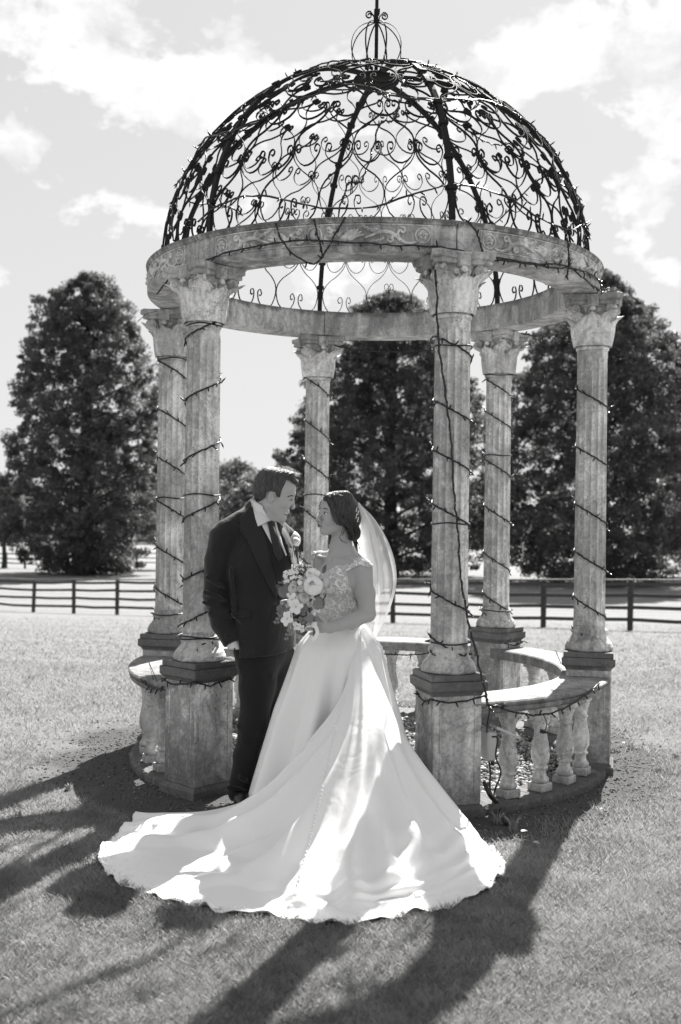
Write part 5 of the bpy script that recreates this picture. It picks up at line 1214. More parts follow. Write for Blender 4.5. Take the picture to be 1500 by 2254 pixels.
# ------------------------------------------------------------------ veil
def sheet(name, ribs, mat, nu=60, nv=50, fold=0.006, freq=26, parent=bride):
    C = np.array([[tuple(p) for p in catmull(r, 10)] for r in ribs]); kv = np.linspace(0, C.shape[1] - 1, nv)
    C = np.stack([np.stack([np.interp(kv, np.arange(C.shape[1]), C[i, :, k]) for k in range(3)], -1) for i in range(len(ribs))]); Gs = np.zeros((nu, nv, 3))
    for j in range(nv):
        q = np.array([tuple(p) for p in catmull([Vector(C[i, j]) for i in range(len(ribs))], 12)]); Gs[:, j] = np.stack([np.interp(np.linspace(0, len(q) - 1, nu), np.arange(len(q)), q[:, k]) for k in range(3)], -1)
    u, v = np.meshgrid(np.linspace(0, 1, nu), np.linspace(0, 1, nv), indexing='ij'); Gs[:, :, 1] += fold * np.sin(u * freq + 2 * np.sin(v * 3)) * np.clip(v * 4, 0, 1); Gs[:, :, 0] += fold * 0.4 * np.sin(v * 9 + u * 5)
    ix = np.arange(nu * nv).reshape(nu, nv); F = np.stack([ix[:-1, :-1], ix[1:, :-1], ix[1:, 1:], ix[:-1, 1:]], -1).reshape(-1, 4)
    return inst(name, mesh_np(name, (Gs - np.array(BL)).reshape(-1, 3), F, mat), parent)
v0 = [t3(790, 1118, 5.47), t3(800, 1165, 5.52), t3(812, 1230, 5.55), t3(822, 1300, 5.58), t3(826, 1355, 5.55), t3(814, 1432, 5.50)]
v1 = [t3(791, 1112, 5.50), t3(815, 1150, 5.57), t3(834, 1215, 5.63), t3(845, 1290, 5.66), t3(842, 1350, 5.62), t3(813, 1430, 5.53)]
v2 = [t3(790, 1106, 5.53), t3(826, 1148, 5.62), t3(852, 1205, 5.70), t3(866, 1278, 5.74), t3(850, 1345, 5.68), t3(813, 1428, 5.56)]
v3 = [t3(789, 1105, 5.54), t3(829, 1148, 5.63), t3(862, 1210, 5.72), t3(874, 1275, 5.76), t3(857, 1345, 5.70), t3(814, 1428, 5.57)]
veil = sheet('veil', [v0, v1, v2], M_veil, fold=0.006, freq=11)
sheet('veil_border', [v2, [tuple((Vector(a) + Vector(b)) / 2) for a, b in zip(v2, v3)], v3], M_veil2, 8, 60, 0.002, 3)
w0 = [t3(787, 1120, 5.49), t3(786, 1180, 5.53), t3(794, 1238, 5.56), t3(815, 1290, 5.54), t3(822, 1312, 5.55)]
w1 = [t3(789, 1114, 5.50), t3(806, 1165, 5.53), t3(820, 1225, 5.56), t3(832, 1285, 5.57), t3(833, 1310, 5.57)]
w2 = [t3(789, 1108, 5.52), t3(818, 1150, 5.56), t3(836, 1215, 5.59), t3(847, 1275, 5.59), t3(843, 1303, 5.58)]
sheet('veil_layer', [w0, w1, w2], M_veil3, 50, 40, 0.005, 15)
u2 = [t3(789, 1110, 5.47), t3(808, 1150, 5.50), t3(822, 1205, 5.54), t3(833, 1262, 5.56), t3(826, 1300, 5.56)]
sheet('veil_layer', [w0, u2, w1], M_veil3, 50, 40, 0.005, 12)
# ================================================================== bouquet and buttonhole
def flower_mat(name, v):
    m, t, b = material(name, 0.6, 0.3); f = t.noise(objc(t), 60, 3); set_val(t, b, t.mix(f, v * 0.85, v * 1.1)); b.inputs['Subsurface Weight'].default_value = 0.2; b.inputs['Subsurface Radius'].default_value = (.004, .004, .004); return m
M_petal = flower_mat('white_petal', 0.82); M_petal2 = flower_mat('blush_petal', 0.55); M_green = plain('eucalyptus_leaf', 0.19, 0.5, 40, 0.3); M_green2 = plain('dark_leaf', 0.10, 0.4, 40, 0.3); M_stemm = plain('green_stem', 0.12, 0.6); M_gold = plain('flower_centre', 0.3, 0.7, 200, 0.4)
def petal_mesh(name, mat, w_=1.0, l=1.0, cup=0.6, curl=0.2, nu=7, nv=7, point=0.0):
    vs = []; fs = []
    for j in range(nv):
        t = j / (nv - 1); wd = w_ * 0.5 * (sin(pi * (0.08 + 0.84 * t) * (1 - 0.12 * point)) ** 0.7) * (1 - point * t ** 3)
        for i in range(nu):
            s = -1 + 2 * i / (nu - 1); x = s * wd; vs.append((x, -cup * 0.5 * (s * s) * wd + l * cup * 0.5 * sin(pi * t * 0.9) + curl * max(0, t - 0.6) ** 1.5 * -1.5, l * t + 0.02 * sin(s * 9)))
    for j in range(nv - 1):
        for i in range(nu - 1): a = j * nu + i; fs.append((a, a + 1, a + nu + 1, a + nu))
    return MB().add(vs, fs, True).mesh(name, mat)
def dome_petal(name, mat):
    """petal that is a patch of a sphere (unit radius), used in layers"""
    vs = []; fs = []; nu, nv = 7, 7
    for j in range(nv):
        t = j / (nv - 1); th = radians(150) * (1 - t) + radians(22) * t
        wd = radians(46) * sin(pi * (0.15 + 0.75 * t)) ** 0.6
        for i in range(nu):
            s = -1 + 2 * i / (nu - 1); r = 1 + 0.05 * t + 0.04 * s * s * t - 0.02 * sin(s * 8) * t; a = s * wd
            vs.append((r * sin(th) * sin(a), -r * sin(th) * cos(a), r * cos(th) * (1 - 0.05 * s * s)))
    for j in range(nv - 1):
        for i in range(nu - 1): a = j * nu + i; fs.append((a, a + 1, a + nu + 1, a + nu))
    return MB().add(vs, fs, True).mesh(name, mat)
dp1, dp2 = dome_petal('petal', M_petal), dome_petal('petal', M_petal2)
orchid_p = petal_mesh('petal', M_petal, 0.95, 1.0, 0.35, 0.3); leaf_r = petal_mesh('leaf', M_green, 0.85, 1.0, 0.15, 0.1); leaf_d = petal_mesh('leaf', M_green2, 0.5, 1.0, 0.2, 0.2, point=0.8)
def look_rot(n, spin=0.0):
    q = Vector(n).to_track_quat('Z', 'Y'); return (q @ Matrix.Rotation(spin, 4, 'Z').to_quaternion()).to_euler()
def rose(name, parent, c, r, n, me, layers=((1.0, 6), (0.82, 5), (0.62, 4), (0.42, 3)), tilt=0.35):
    core = MB(); ellipsoid(core, (0, 0, 0.12 * r), (0.62 * r, 0.62 * r, 0.72 * r), 12, 8); o = core.build(name, me.materials[0], parent, c, look_rot(n, rnd.random() * 6))
    for k, (rr, m) in enumerate(layers):
        for i in range(m):
            p = inst('petal', me, o, (0, 0, 0.10 * r * k), (rnd.uniform(-.12, .12) - tilt * rr * 0.35, rnd.uniform(-.1, .1), 2 * pi * i / m + k * 0.7 + rnd.uniform(-.15, .15)), (r * rr, r * rr, r * rr * rnd.uniform(0.9, 1.05)))
    return o
YQ = 5.20; QL = at(690, 1365, YQ)
bq = empty('bouquet', QL, 'hand-tied white bridal bouquet of peony, roses and orchids with trailing greenery', 'bouquet')
Q = lambda px, py, d=0.0: at(px, py, YQ + d) - QL
sq = YQ / F_PX
rose('peony', bq, Q(690, 1290, -0.045), 21 * sq, (-0.1, -1, 0.35), dp1, ((1.0, 7), (0.95, 7), (0.85, 6), (0.72, 5), (0.55, 4), (0.4, 3)), 0.1)
for x, y, r, d, me in ((688, 1265, 15, -0.01, dp1), (714, 1282, 12, -0.01, dp2), (722, 1296, 12, 0.01, dp2), (645, 1296, 11, -0.03, dp2), (663, 1296, 9, -0.035, dp2), (668, 1317, 14, -0.03, dp2), (708, 1300, 9, 0.0, dp2), (655, 1318, 8, -0.03, dp1)):
    rose('rose', bq, Q(x, y, d), r * sq, (rnd.uniform(-.6, .3), -1, rnd.uniform(0, .6)), me)
small_p = petal_mesh('petal', M_petal, 1.0, 1.0, 0.5, 0.3, 4, 4)
for k in range(26):                                    # white hydrangea florets
    a, r = rnd.uniform(0, 6.28), rnd.random() ** .5; x, y = 642 + 21 * r * cos(a), 1272 + 17 * r * sin(a); o = MB(); ellipsoid(o, (0, 0, 0), (.0018,) * 3, 6, 4)
    f = o.build('floret', M_petal, bq, Q(x, y, -0.035 + 0.03 * r * r), look_rot((rnd.uniform(-.7, .4), -1, rnd.uniform(-.3, .8)), rnd.random() * 6))
    for i in range(4): inst('petal', small_p, f, (0, 0, 0), (radians(62), 0, i * pi / 2), (0.011,) * 3)
for k in range(46):                                    # lilac buds on top
    x, y = 640 + 44 * rnd.random(), 1243 + 13 * rnd.random() + 0; mb = MB(); ellipsoid(mb, (0, 0, 0), (0.0045, 0.0045, 0.0055), 6, 4); mb.build('lilac_bud', M_petal if k % 3 else M_petal2, bq, Q(x + (y - 1250) * .3, y, -0.01 + 0.03 * rnd.random()))
for x, y in ((661, 1283), (647, 1310), (700, 1262)): mb = MB(); ellipsoid(mb, (0, 0, 0), (6 * sq,) * 3, 10, 8); mb.build('rose_bud', M_petal, bq, Q(x, y, -0.045))
for x, y, s, sp, d in ((644, 1320, 13, 0.2, -.04), (652, 1336, 19, 0.5, -.05), (634, 1362, 19, 0.1, -.05), (655, 1377, 12, 0.7, -.04), (666, 1383, 11, 1.1, -.035), (700, 1336, 12, 0.4, -0.03)):
    o = MB(); ellipsoid(o, (0, 0, 0), (0.004, 0.004, 0.006), 8, 6); f = o.build('orchid', M_gold, bq, Q(x, y, d), look_rot((rnd.uniform(-1.0, .5), -1, rnd.uniform(-.5, .8)), sp))
    for i in range(5): inst('petal', orchid_p, f, (0, 0, 0), (radians(68 + (12 if i % 2 else 0)), 0, i * 2 * pi / 5), (s * sq * (1.0 if i in (0, 2) else 0.72), s * sq * 0.8, s * sq * 0.95))
for x, y, s, rz, me, d in ((678, 1340, 25, 1.3, leaf_r, -.055), (697, 1342, 26, -0.2, leaf_r, -.055), (709, 1340, 24, 0.3, leaf_r, -.045), (688, 1352, 20, 2.6, leaf_r, -.06), (640, 1305, 24, 0.5, leaf_r, -.02), (628, 1315, 26, 0.4, leaf_r, -.01), (640, 1290, 22, .9, leaf_r, 0), (622, 1300, 24, 0.9, leaf_d, 0.01), (672, 1262, 20, 0.1, leaf_d, 0.0), (712, 1262, 20, -0.3, leaf_d, 0.01), (660, 1345, 20, 2.3, leaf_d, -.02), (675, 1360, 20, 2.8, leaf_d, -.02), (640, 1350, 22, 2.0, leaf_d, -.01), (630, 1340, 22, 1.6, leaf_r, -.01)):
    inst('leaf', me, bq, Q(x, y, d), (radians(rnd.uniform(-25, 25)), -rz if me is leaf_d else -rz, rnd.uniform(-.4, .4)), (s * sq,) * 3)
for k in range(60):                                    # foliage that fills the gaps between the flowers
    a, r_k = rnd.uniform(0, 6.28), rnd.random() ** .5; x, y = 672 + 46 * r_k * cos(a), 1300 + 48 * r_k * sin(a); inst('leaf', leaf_d if k % 2 else leaf_r, bq, Q(x, y, 0.0), (radians(rnd.uniform(-60, 20)), rnd.uniform(-3, 3), rnd.uniform(-.6, .6)), (rnd.uniform(10, 19) * sq,) * 3)
for k in range(16):
    x, y = 655 + rnd.uniform(-28, 40), 1300 + rnd.uniform(-30, 50); rose('small_flower', bq, Q(x, y, -0.012), rnd.uniform(5, 8) * sq, (rnd.uniform(-.6, .4), -1, rnd.uniform(-.2, .6)), dp1 if k % 3 else dp2, ((1.0, 5), (0.6, 4)))
def sprig(pts, n, ls, mat_me, d=-0.03):
    P = catmull([Q(x, y, d) for x, y in pts], 6); st = MB(); st.tube(P, 0.0014, 5); o = st.build('sprig', M_stemm, bq)
    for k in range(n):
        i = int((k + 0.5) / n * (len(P) - 1)); p = P[i]
        for sgn in (-1, 1): inst('leaf', mat_me, o, p, (rnd.uniform(-.5, .5), sgn * radians(70) + rnd.uniform(-.4, .4), rnd.uniform(-.6, .6)), (ls * sq * (1.1 - 0.4 * k / n),) * 3)
sprig([(668, 1345), (655, 1365), (642, 1385), (634, 1398), (629, 1412)], 6, 9, leaf_r); sprig([(650, 1335), (632, 1348), (616, 1362), (606, 1375)], 6, 10, leaf_r); sprig([(650, 1320), (630, 1328), (618, 1342), (614, 1356)], 5, 9, leaf_r, -0.01); sprig([(668, 1360), (662, 1378), (658, 1396)], 4, 9, leaf_r, -0.02); sprig([(640, 1290), (625, 1285), (613, 1283)], 3, 7, leaf_r, 0.0); sprig([(690, 1262), (682, 1250), (676, 1238)], 3, 9, leaf_d, 0.02)
for k in range(9):
    a = k * 0.7; st = MB(); st.tube(catmull([Q(672 + 6 * cos(a), 1318 + 4 * sin(a), 0.0 + 0.01 * sin(a)), Q(690 + 2 * cos(a), 1363, 0.0 + 0.008 * sin(a)), Q(694 + 4 * cos(a * 2), 1398 + 4 * sin(a * 3), 0.008 * sin(a))], 5), 0.0026, 6); st.build('stem', M_stemm, bq)
rb = MB(); rb.lathe([(0.0125, -0.012), (0.0135, 0), (0.0125, 0.016)], 16, M=Matrix.Translation(Q(692, 1376, 0.0)) @ Matrix.Rotation(0.12, 4, 'Y'))
rb.sweep(catmull([Q(695, 1378, -0.014), Q(699, 1392, -0.022), Q(694, 1403, -0.018), Q(688, 1409, -0.02)], 6), [(-0.009, -0.0008), (0.009, -0.0008), (0.009, 0.0008), (-0.009, 0.0008)], upv=(0, -1, 0.2)); rb.build('ribbon', M_satin, bq)
h = bv_j.ray_cast(CAMP, (at(651, 1194, 5) - CAMP).normalized()); p0 = (h[0] if h[0] else at(651, 1194, 5.6)) + Vector((0, -0.020, 0))
bt = empty('buttonhole_flower', p0, "white rose buttonhole with small sprigs pinned to the man's lapel", 'boutonniere')
rose('rose', bt, Vector((0.002, 0, 0.004)), 10 * YG / F_PX, (0.1, -1, 0.3), dp1)
for k in range(12): mb = MB(); ellipsoid(mb, (0, 0, 0), (0.004, 0.004, 0.005), 6, 4); mb.build('gypsophila_bud', M_petal, bt, Vector((rnd.uniform(-.022, .016), rnd.uniform(-.012, .004), rnd.uniform(-.045, .028))))
for k, a in enumerate((-.5, 0.4, 2.7, 3.4)): inst('leaf', leaf_d, bt, (0, 0.006, -0.01), (0.1, a, 0), (0.045,) * 3)
mb = MB(); mb.tube([(0, 0, 0), (-0.003, 0.002, -0.04), (-0.002, 0.0, -0.07)], 0.003, 6); mb.build('stem', M_stemm, bt)
# ================================================================== strings of lights
peg_mb = MB(); peg_mb.tube([(0, 0, 0), (0, 0, 0.030)], 0.0043, 6); peg_me = peg_mb.mesh('bulb_holder', M_cable)
blb = MB(); blb.tube([(0, 0, 0.030), (0, 0, 0.040)], 0.0030, 6, scale=[1, .5]); bulb_me = blb.mesh('bulb', M_bulb)
def string(path, label, group=None, gap=0.085, loc=None, wob=0.004, r=0.0046, out=None, cat='string lights'):
    P = [Vector(p) for p in path]; loc = loc or P[-1]; root = empty('string_lights', loc, label, cat, group)
    Pw = [p + Vector((rnd.uniform(-wob, wob), rnd.uniform(-wob, wob), rnd.uniform(-wob, wob))) for p in P]
    a = MB()
    for ph in (0, pi):                                # two twisted strands
        T = []; s = 0
        for i, p in enumerate(Pw):
            if i: s += (p - Pw[i - 1]).length
            an = ph + s * 95; T.append(p - loc + Vector((cos(an) * 0.0022, 0.3 * sin(an) * 0.003, sin(an) * 0.0022)))
        a.tube(T, r * 0.92, 5)
    a.build('cable', M_cable, root)
    s = rnd.uniform(0, gap)
    for i in range(1, len(Pw)):
        L = (Pw[i] - Pw[i - 1]).length
        while s < L:
            p = Pw[i - 1].lerp(Pw[i], s / L); t = (Pw[i] - Pw[i - 1]).normalized(); o = out(p) if out else Vector((0, -1, 0))
            d = (o * rnd.uniform(0.15, 0.9) + t * rnd.uniform(-.6, .6) + Vector((0, 0, rnd.choice((-1, -1, 1)) * rnd.uniform(0.4, 1.0)))).normalized()
            hld = inst('bulb_holder', peg_me, root, p - loc, d.to_track_quat('Z', 'Y').to_euler()); inst('bulb', bulb_me, hld); s += gap * rnd.uniform(0.75, 1.3)
        s -= L
    return root
def dense(P, step=0.02):
    out = []
    for a, b in zip(P, P[1:]):
        n = max(1, int((b - a).length / step)); out += [a.lerp(b, k / n) for k in range(n)]
    return out + [P[-1]]
def colc(k): return Vector((GX, GY, 0)) + polar(ANG[k], RC)
def zpx(y, d, x=750): return EYE + (1131 + (x - 750) * 0.0127 - y) / F_PX * d
def wrap(k, lefts, hand, label, drop=45, loops=(), rr=0.100, y_end=None):
    """lefts: photo heights where the strand crosses the left edge; hand +1 runs down to the right across the front"""
    c = colc(k); d = c.y; x = 750 + c.x / d * F_PX; view = atan2(c.x, c.y); P = []
    for i, y in enumerate(lefts):
        z0 = zpx(y, d, x); z1 = zpx(y + drop, d, x); zn = zpx(lefts[i + 1], d, x) if i + 1 < len(lefts) else z1 - 0.1
        n = 18; e = -radians(92) - view
        for j in range(n + 1):
            t = j / n; ph = e + t * radians(184); s = t * t * (3 - 2 * t); P.append((hand * (ph + view) - view, z0 + (z1 - z0) * s))
        m = 14
        for j in range(1, m):
            t = j / m; P.append((hand * (e + view + radians(184) + t * radians(176)) - view, z1 + (zn - z1) * t))
    pts = [c + Vector((rr * sin(a), -rr * cos(a), z)) for a, z in P]
    st = string(pts, label, 'light strings wound round the columns', 0.085, c + Vector((0, 0, 0.9)), 0.0025, out=lambda p: Vector((p.x - c.x, p.y - c.y, 0)).normalized())
    for y in loops:
        z = zpx(y, d, x); rl = 0.1 if z > 0.9 else 0.122; mb = MB(); mb.tube([Vector((rl * sin(t), -rl * cos(t), z - 0.9 + 0.004 * sin(3 * t + y))) for t in [2 * pi * i / 40 for i in range(40)]], 0.0045, 6, closed=True); mb.build('cable_tie', M_cable, st)
wrap('A', [705, 840, 972, 1100, 1235, 1330, 1395], -1, 'string of lights climbing the left front column beside the man, running up to the right', 42, (718, 1089, 1402, 1398))
wrap('B', [740, 882, 990, 1108, 1298, 1400, 1432], 1, 'string of lights spiralling down the front right column behind the bride', 46, (765, 1152, 1412))
wrap('C', [700, 856, 982, 1108, 1212, 1312, 1388], 1, 'string of lights spiralling down the rightmost column', 44, (), 0.099)
wrap('D', [835, 905, 1010, 1112, 1215, 1305, 1345], 1, 'string of lights spiralling down the back right column', 40, (828, 1003, 1342))
wrap('E', [830, 925, 1012, 1120, 1230, 1320], 1, 'string of lights spiralling down the back middle column between the couple', 44, (1089,))
wrap('F', [795, 900, 1005, 1100, 1200, 1292, 1352], 1, 'string of lights spiralling down the leftmost column', 40, (792, 1096, 1350))
def oncyl(px, py, R, far_=False):
    d = (at(px, py, 5) - CAMP); ox, oy = -GX, -GY; a = d.x ** 2 + d.y ** 2; b = 2 * (ox * d.x + oy * d.y); c = ox * ox + oy * oy - R * R; D = b * b - 4 * a * c
    if D < 0: D = 0
    t = (-b + (1 if far_ else -1) * sqrt(D)) / (2 * a); return CAMP + d * t
outg = lambda p: Vector((p.x - GX, p.y - GY, 0)).normalized()
def ring_string(px, label, R=1.447, **k): string(dense(catmull([oncyl(x, y, R) for x, y in px], 4), 0.03), label, 'light strings on the stone ring', 0.09, out=outg, wob=0.003, **k)
ring_string([(352, 640), (372, 612), (400, 592), (438, 578), (508, 553), (560, 543), (612, 534), (667, 529), (740, 531), (820, 536), (880, 540), (956, 543), (1018, 552), (1088, 566), (1178, 580), (1244, 583), (1280, 608), (1310, 632), (1330, 642)], 'long string of lights running round the carved face of the ring')
ring_string([(608, 490), (619, 526), (653, 564), (692, 580), (712, 562), (735, 520), (761, 476)], 'loop of lights hanging over the left carved panel of the ring like a letter V')
ring_string([(692, 483), (702, 526), (712, 566)], 'short cable of lights hanging over the carved urn, meeting the V loop')
ring_string([(1249, 522), (1253, 560), (1252, 592), (1247, 612)], 'short vertical cable of lights over the right carved panel of the ring')
ring_string([(1022, 480), (1046, 505), (1056, 530), (1064, 556)], 'short slanting cable of lights over the ring just right of the front column')
ring_string([(1088, 572), (1150, 578), (1220, 590), (1252, 588)], 'doubled cable of lights under the right carved panel', R=1.450)
ring_string([(1255, 590), (1290, 598), (1318, 615), (1326, 640)], 'cable of lights dropping off the ring onto the rightmost capital')
# down the front column, then a swag under the bench
cB = colc('B')
vp = [(958, 590, -.16), (962, 640, -.15), (963, 690, -.125), (965, 760, -.112), (975, 830, -.108), (986, 900, -.106), (994, 980, -.106), (1000, 1080, -.106), (1008, 1160, -.104), (1012, 1230, -.104), (1020, 1310, -.10), (1032, 1370, -.10), (1045, 1420, -.13), (1058, 1480, -.15), (1070, 1530, -.165), (1078, 1556, -.165)]
string(dense([at(x, y, cB.y + d) for x, y, d in vp], 0.03), 'long cable of lights hanging straight down the front right column', None, 0.11, wob=0.005, r=0.0055)
string(dense(catmull([oncyl(x, y, 1.528) for x, y in ((1078, 1556), (1092, 1552), (1110, 1562), (1150, 1572), (1182, 1574), (1215, 1570), (1250, 1556), (1285, 1535), (1320, 1506))], 4), 0.03), 'swag of lights hanging under the edge of the right bench', None, 0.08, out=outg)
def ped_loop(k, hs, zz_, label):
    c = colc(k); M = Matrix.Translation(c) @ Matrix.Rotation(ANG[k], 4, 'Z'); string(dense([M @ Vector((x * hs, y * hs, zz_ + dz)) for x, y, dz in ((-1, 0.6, .0), (-1, -0.2, -.025), (-1, -1, 0.0), (-0.4, -1, -.022), (0.3, -1, -0.012), (1, -1, 0.012), (1, -0.3, -.02), (1, .7, 0.01))], 0.03), label, 'light strings round the pedestals', 0.085, c + Vector((0, 0, zz_)), 0.003, out=lambda p: (p - c - Vector((0, 0, zz_))).normalized())
ped_loop('A', 0.147, 0.622, 'string of lights tied round the top of the left front pedestal'); ped_loop('B', 0.147, 0.610, 'string of lights tied round the top of the front right pedestal'); ped_loop('D', 0.150, 0.62, 'string of lights round the back right pedestal')
string(dense(catmull([oncyl(x, y, 1.19, True) for x, y in ((812, 1432), (840, 1438), (870, 1441), (905, 1442), (945, 1438))], 4), 0.03), 'cable of lights sagging along the inside of the back bench', None, 0.13)
string(dense(catmull([oncyl(x, y, 1.528) for x, y in ((312, 1500), (330, 1512), (345, 1516), (358, 1512))], 4), 0.03), 'short cable of lights under the left bench beside the pedestal', None, 0.05, out=outg)
string(dense(catmull([oncyl(x, y, 1.19, True) for x, y in ((735, 760), (790, 770), (850, 775), (905, 773), (955, 770), (1000, 768))], 4), 0.03), 'cable of lights slung under the back of the ring', None, 0.12)
string(dense(catmull([oncyl(x, y, 1.19, True) for x, y in ((1150, 733), (1180, 740), (1215, 738), (1262, 722))], 4), 0.03), 'cable of lights slung under the ring at the right back', None, 0.1)
# cables threaded through the dome
for j, (a0, a1, v0_, v1_, ph, lb) in enumerate(((-48, 100, .05, .10, 0, 'cable of lights laid low over the iron dome just above the ring'), (-130, 20, .28, .42, 1, 'cable of lights crossing the left side of the iron dome'), (-20, 160, .45, .30, 2, 'cable of lights crossing the right side of the iron dome'), (-110, 130, .66, .72, 3, 'cable of lights circling the upper part of the iron dome'), (60, 130, .06, .75, 4, 'cable of lights climbing the right edge of the iron dome'), (-60, -115, .06, .8, 5, 'cable of lights climbing the left edge of the iron dome'), (-10, 10, .0, .5, 6, 'cable of lights rising through the front of the iron dome'))):
    P = [Vector((GX, GY, 0)) + dpt(radians(a0 + (a1 - a0) * t), max(0.01, v0_ + (v1_ - v0_) * t + 0.035 * sin(t * 17 + ph)), 0.012) for t in [i / 60 for i in range(61)]]
    string(dense(P, 0.04), lb, 'light strings on the iron dome', 0.075, wob=0.006, out=outg)
# ================================================================== socket box, cables and small lamp by the front right pedestal
M_grey = plain('light_grey_plastic', 0.5, 0.45, 20, 0.1)
bx0 = at(1076, 1640, 5.62); sb = empty('socket_box', bx0, 'weatherproof light grey socket box with lid open, on the side of the front right pedestal', 'socket box')
sb.rotation_euler = (0, 0, ANG['B'])
MB().box((0, 0, 0), (0.05, 0.10, 0.15), bev=0.008).build('housing', M_grey, sb); MB().box((0.072, -0.01, 0.088), (0.15, 0.10, 0.016), Matrix.Rotation(radians(24), 4, 'Y') @ Matrix.Translation((-0.02, 0, 0.01)), 0.004).build('lid', M_grey, sb)
MB().box((0.030, -0.012, -0.005), (0.012, 0.05, 0.06), bev=0.003).build('socket_face', M_grey, sb); MB().tube([(0.01, -0.03, -0.07), (0.01, -0.03, -0.10)], 0.010, 8).build('cable_gland', M_dark, sb)
def cable(name, pts, r, label): P = catmull([Vector(p) for p in pts], 8); o = MB(); o.tube([p - P[0] for p in P], r, 8); o = o.build(name, M_cable, None, P[0]); return tag(o, label, 'cable')
gz = lambda x, y, z=0.01: ground_at(x, y, z)
cable('power_cable', [at(1076, 1668, 5.60), at(1080, 1700, 5.60), at(1079, 1735, 5.58), at(1088, 1762, 5.55)], 0.005, 'thin black cable hanging straight down from the grey socket box')
cable('power_cable', [at(1084, 1622, 5.55), at(1096, 1626, 5.53), at(1092, 1665, 5.53), at(1103, 1700, 5.54), at(1090, 1740, 5.56), gz(1086, 1765)], 0.0045, 'thin black cable looping out of the socket box beside the first baluster')
cable('power_cable', [at(1066, 1722, 5.50), at(1080, 1752, 5.46), gz(1098, 1772, .02), gz(1110, 1795, .015), gz(1116, 1815, .01)], 0.011, 'thick black cable leaving the foot of the front right pedestal into the grass')
cable('power_cable', [at(1080, 1556, 5.47), at(1074, 1590, 5.50), at(1072, 1612, 5.58)], 0.004, 'thin cable joining the light strings to the socket box')
cable('power_cable', [at(1197, 1574, 5.47), at(1204, 1590, 5.5), at(1202, 1606, 5.52), at(1198, 1611, 5.52)], 0.0025, 'thin loose wire hanging from the bench swag to the small black lamp')
la = empty('small_spotlight', at(1200, 1611, 5.53), 'small black spotlight hanging among the right balusters', 'spotlight')
MB().tube([(-0.024, 0, 0.004), (-0.006, 0, 0.0), (0.012, 0, -0.004)], 0.010, 10, scale=[1.15, 1.0, 0.55]).build('lamp_head', M_cable, la); MB().tube([(0.012, 0, -0.004), (0.055, 0.01, -0.016)], 0.003, 6).build('arm', M_dark, la)
# ================================================================== gravel, grass, leaves
rg = np.random.default_rng(11)
def pebbles(name, n, region, s0, s1, mat, label):
    t = (1 + 5 ** .5) / 2; ico = np.array([(-1, t, 0), (1, t, 0), (-1, -t, 0), (1, -t, 0), (0, -1, t), (0, 1, t), (0, -1, -t), (0, 1, -t), (t, 0, -1), (t, 0, 1), (-t, 0, -1), (-t, 0, 1)]) / 1.9
    f = np.array([(0, 11, 5), (0, 5, 1), (0, 1, 7), (0, 7, 10), (0, 10, 11), (1, 5, 9), (5, 11, 4), (11, 10, 2), (10, 7, 6), (7, 1, 8), (3, 9, 4), (3, 4, 2), (3, 2, 6), (3, 6, 8), (3, 8, 9), (4, 9, 5), (2, 4, 11), (6, 2, 10), (8, 6, 7), (9, 8, 1)])
    P = region(n); n = len(P); s = s0 + (s1 - s0) * rg.random((n, 1, 1)) ** 2; an = rg.random(n) * 6.28; V = ico[None] * (1 + 0.25 * rg.normal(size=(n, 12, 1))) * s * np.stack([1 + .4 * rg.random(n), 1 - .2 * rg.random(n), .55 + .25 * rg.random(n)], -1)[:, None]
    c, s_ = np.cos(an)[:, None], np.sin(an)[:, None]; X = V[:, :, 0] * c - V[:, :, 1] * s_; Y = V[:, :, 0] * s_ + V[:, :, 1] * c; V = np.stack([X, Y, V[:, :, 2]], -1) + P[:, None, :]
    F = (f[None] + 12 * np.arange(n)[:, None, None]).reshape(-1, 3); return tag(inst(name, mesh_np(name, V.reshape(-1, 3), F, mat, True)), label, name.split('_')[0], None, 'stuff')
def disc(r0, r1):
    def f(n): r = np.sqrt(rg.uniform(r0 * r0, r1 * r1, n)); a = rg.random(n) * 6.283; return np.stack([GX + r * np.sin(a), GY - r * np.cos(a), 0.004 + 0.018 * rg.random(n)], -1)
    return f
M_gravel, _t, _b = material('mixed_gravel', 0.8, 0.3); _v = _t.noise(pos(_t), 38, 1, 0.5); set_val(_t, _b, _t.ramp(_v, ((0.3, 0.10), (0.5, 0.28), (0.7, 0.62))))
pebbles('gravel', 9000, disc(0, 1.25), 0.007, 0.018, M_gravel, 'pale mixed gravel covering the floor inside the gazebo')
M_crumb, _t, _b = material('soil_crumbs', 0.95, 0.1); set_val(_t, _b, _t.ramp(_t.noise(pos(_t), 50, 1, 0.5), ((0.35, 0.05), (0.65, 0.22))))
def ann(n): 
    P = disc(1.45, 2.2)(n); r = np.hypot(P[:, 0] - GX, P[:, 1] - GY); P = P[rg.random(len(P)) > (r - 1.45) / 0.8]; P[:, 2] = 0.002; return P
pebbles('soil_crumbs', 9000, ann, 0.003, 0.010, M_crumb, 'loose soil crumbs and chippings round the foot of the gazebo')
def nz(x, y, s, k): return np.sin(x * s + 1.3 * np.sin(y * s * 0.7 + k)) * np.sin(y * s * 1.1 + 1.7 * np.sin(x * s * 0.6 + 2 * k))
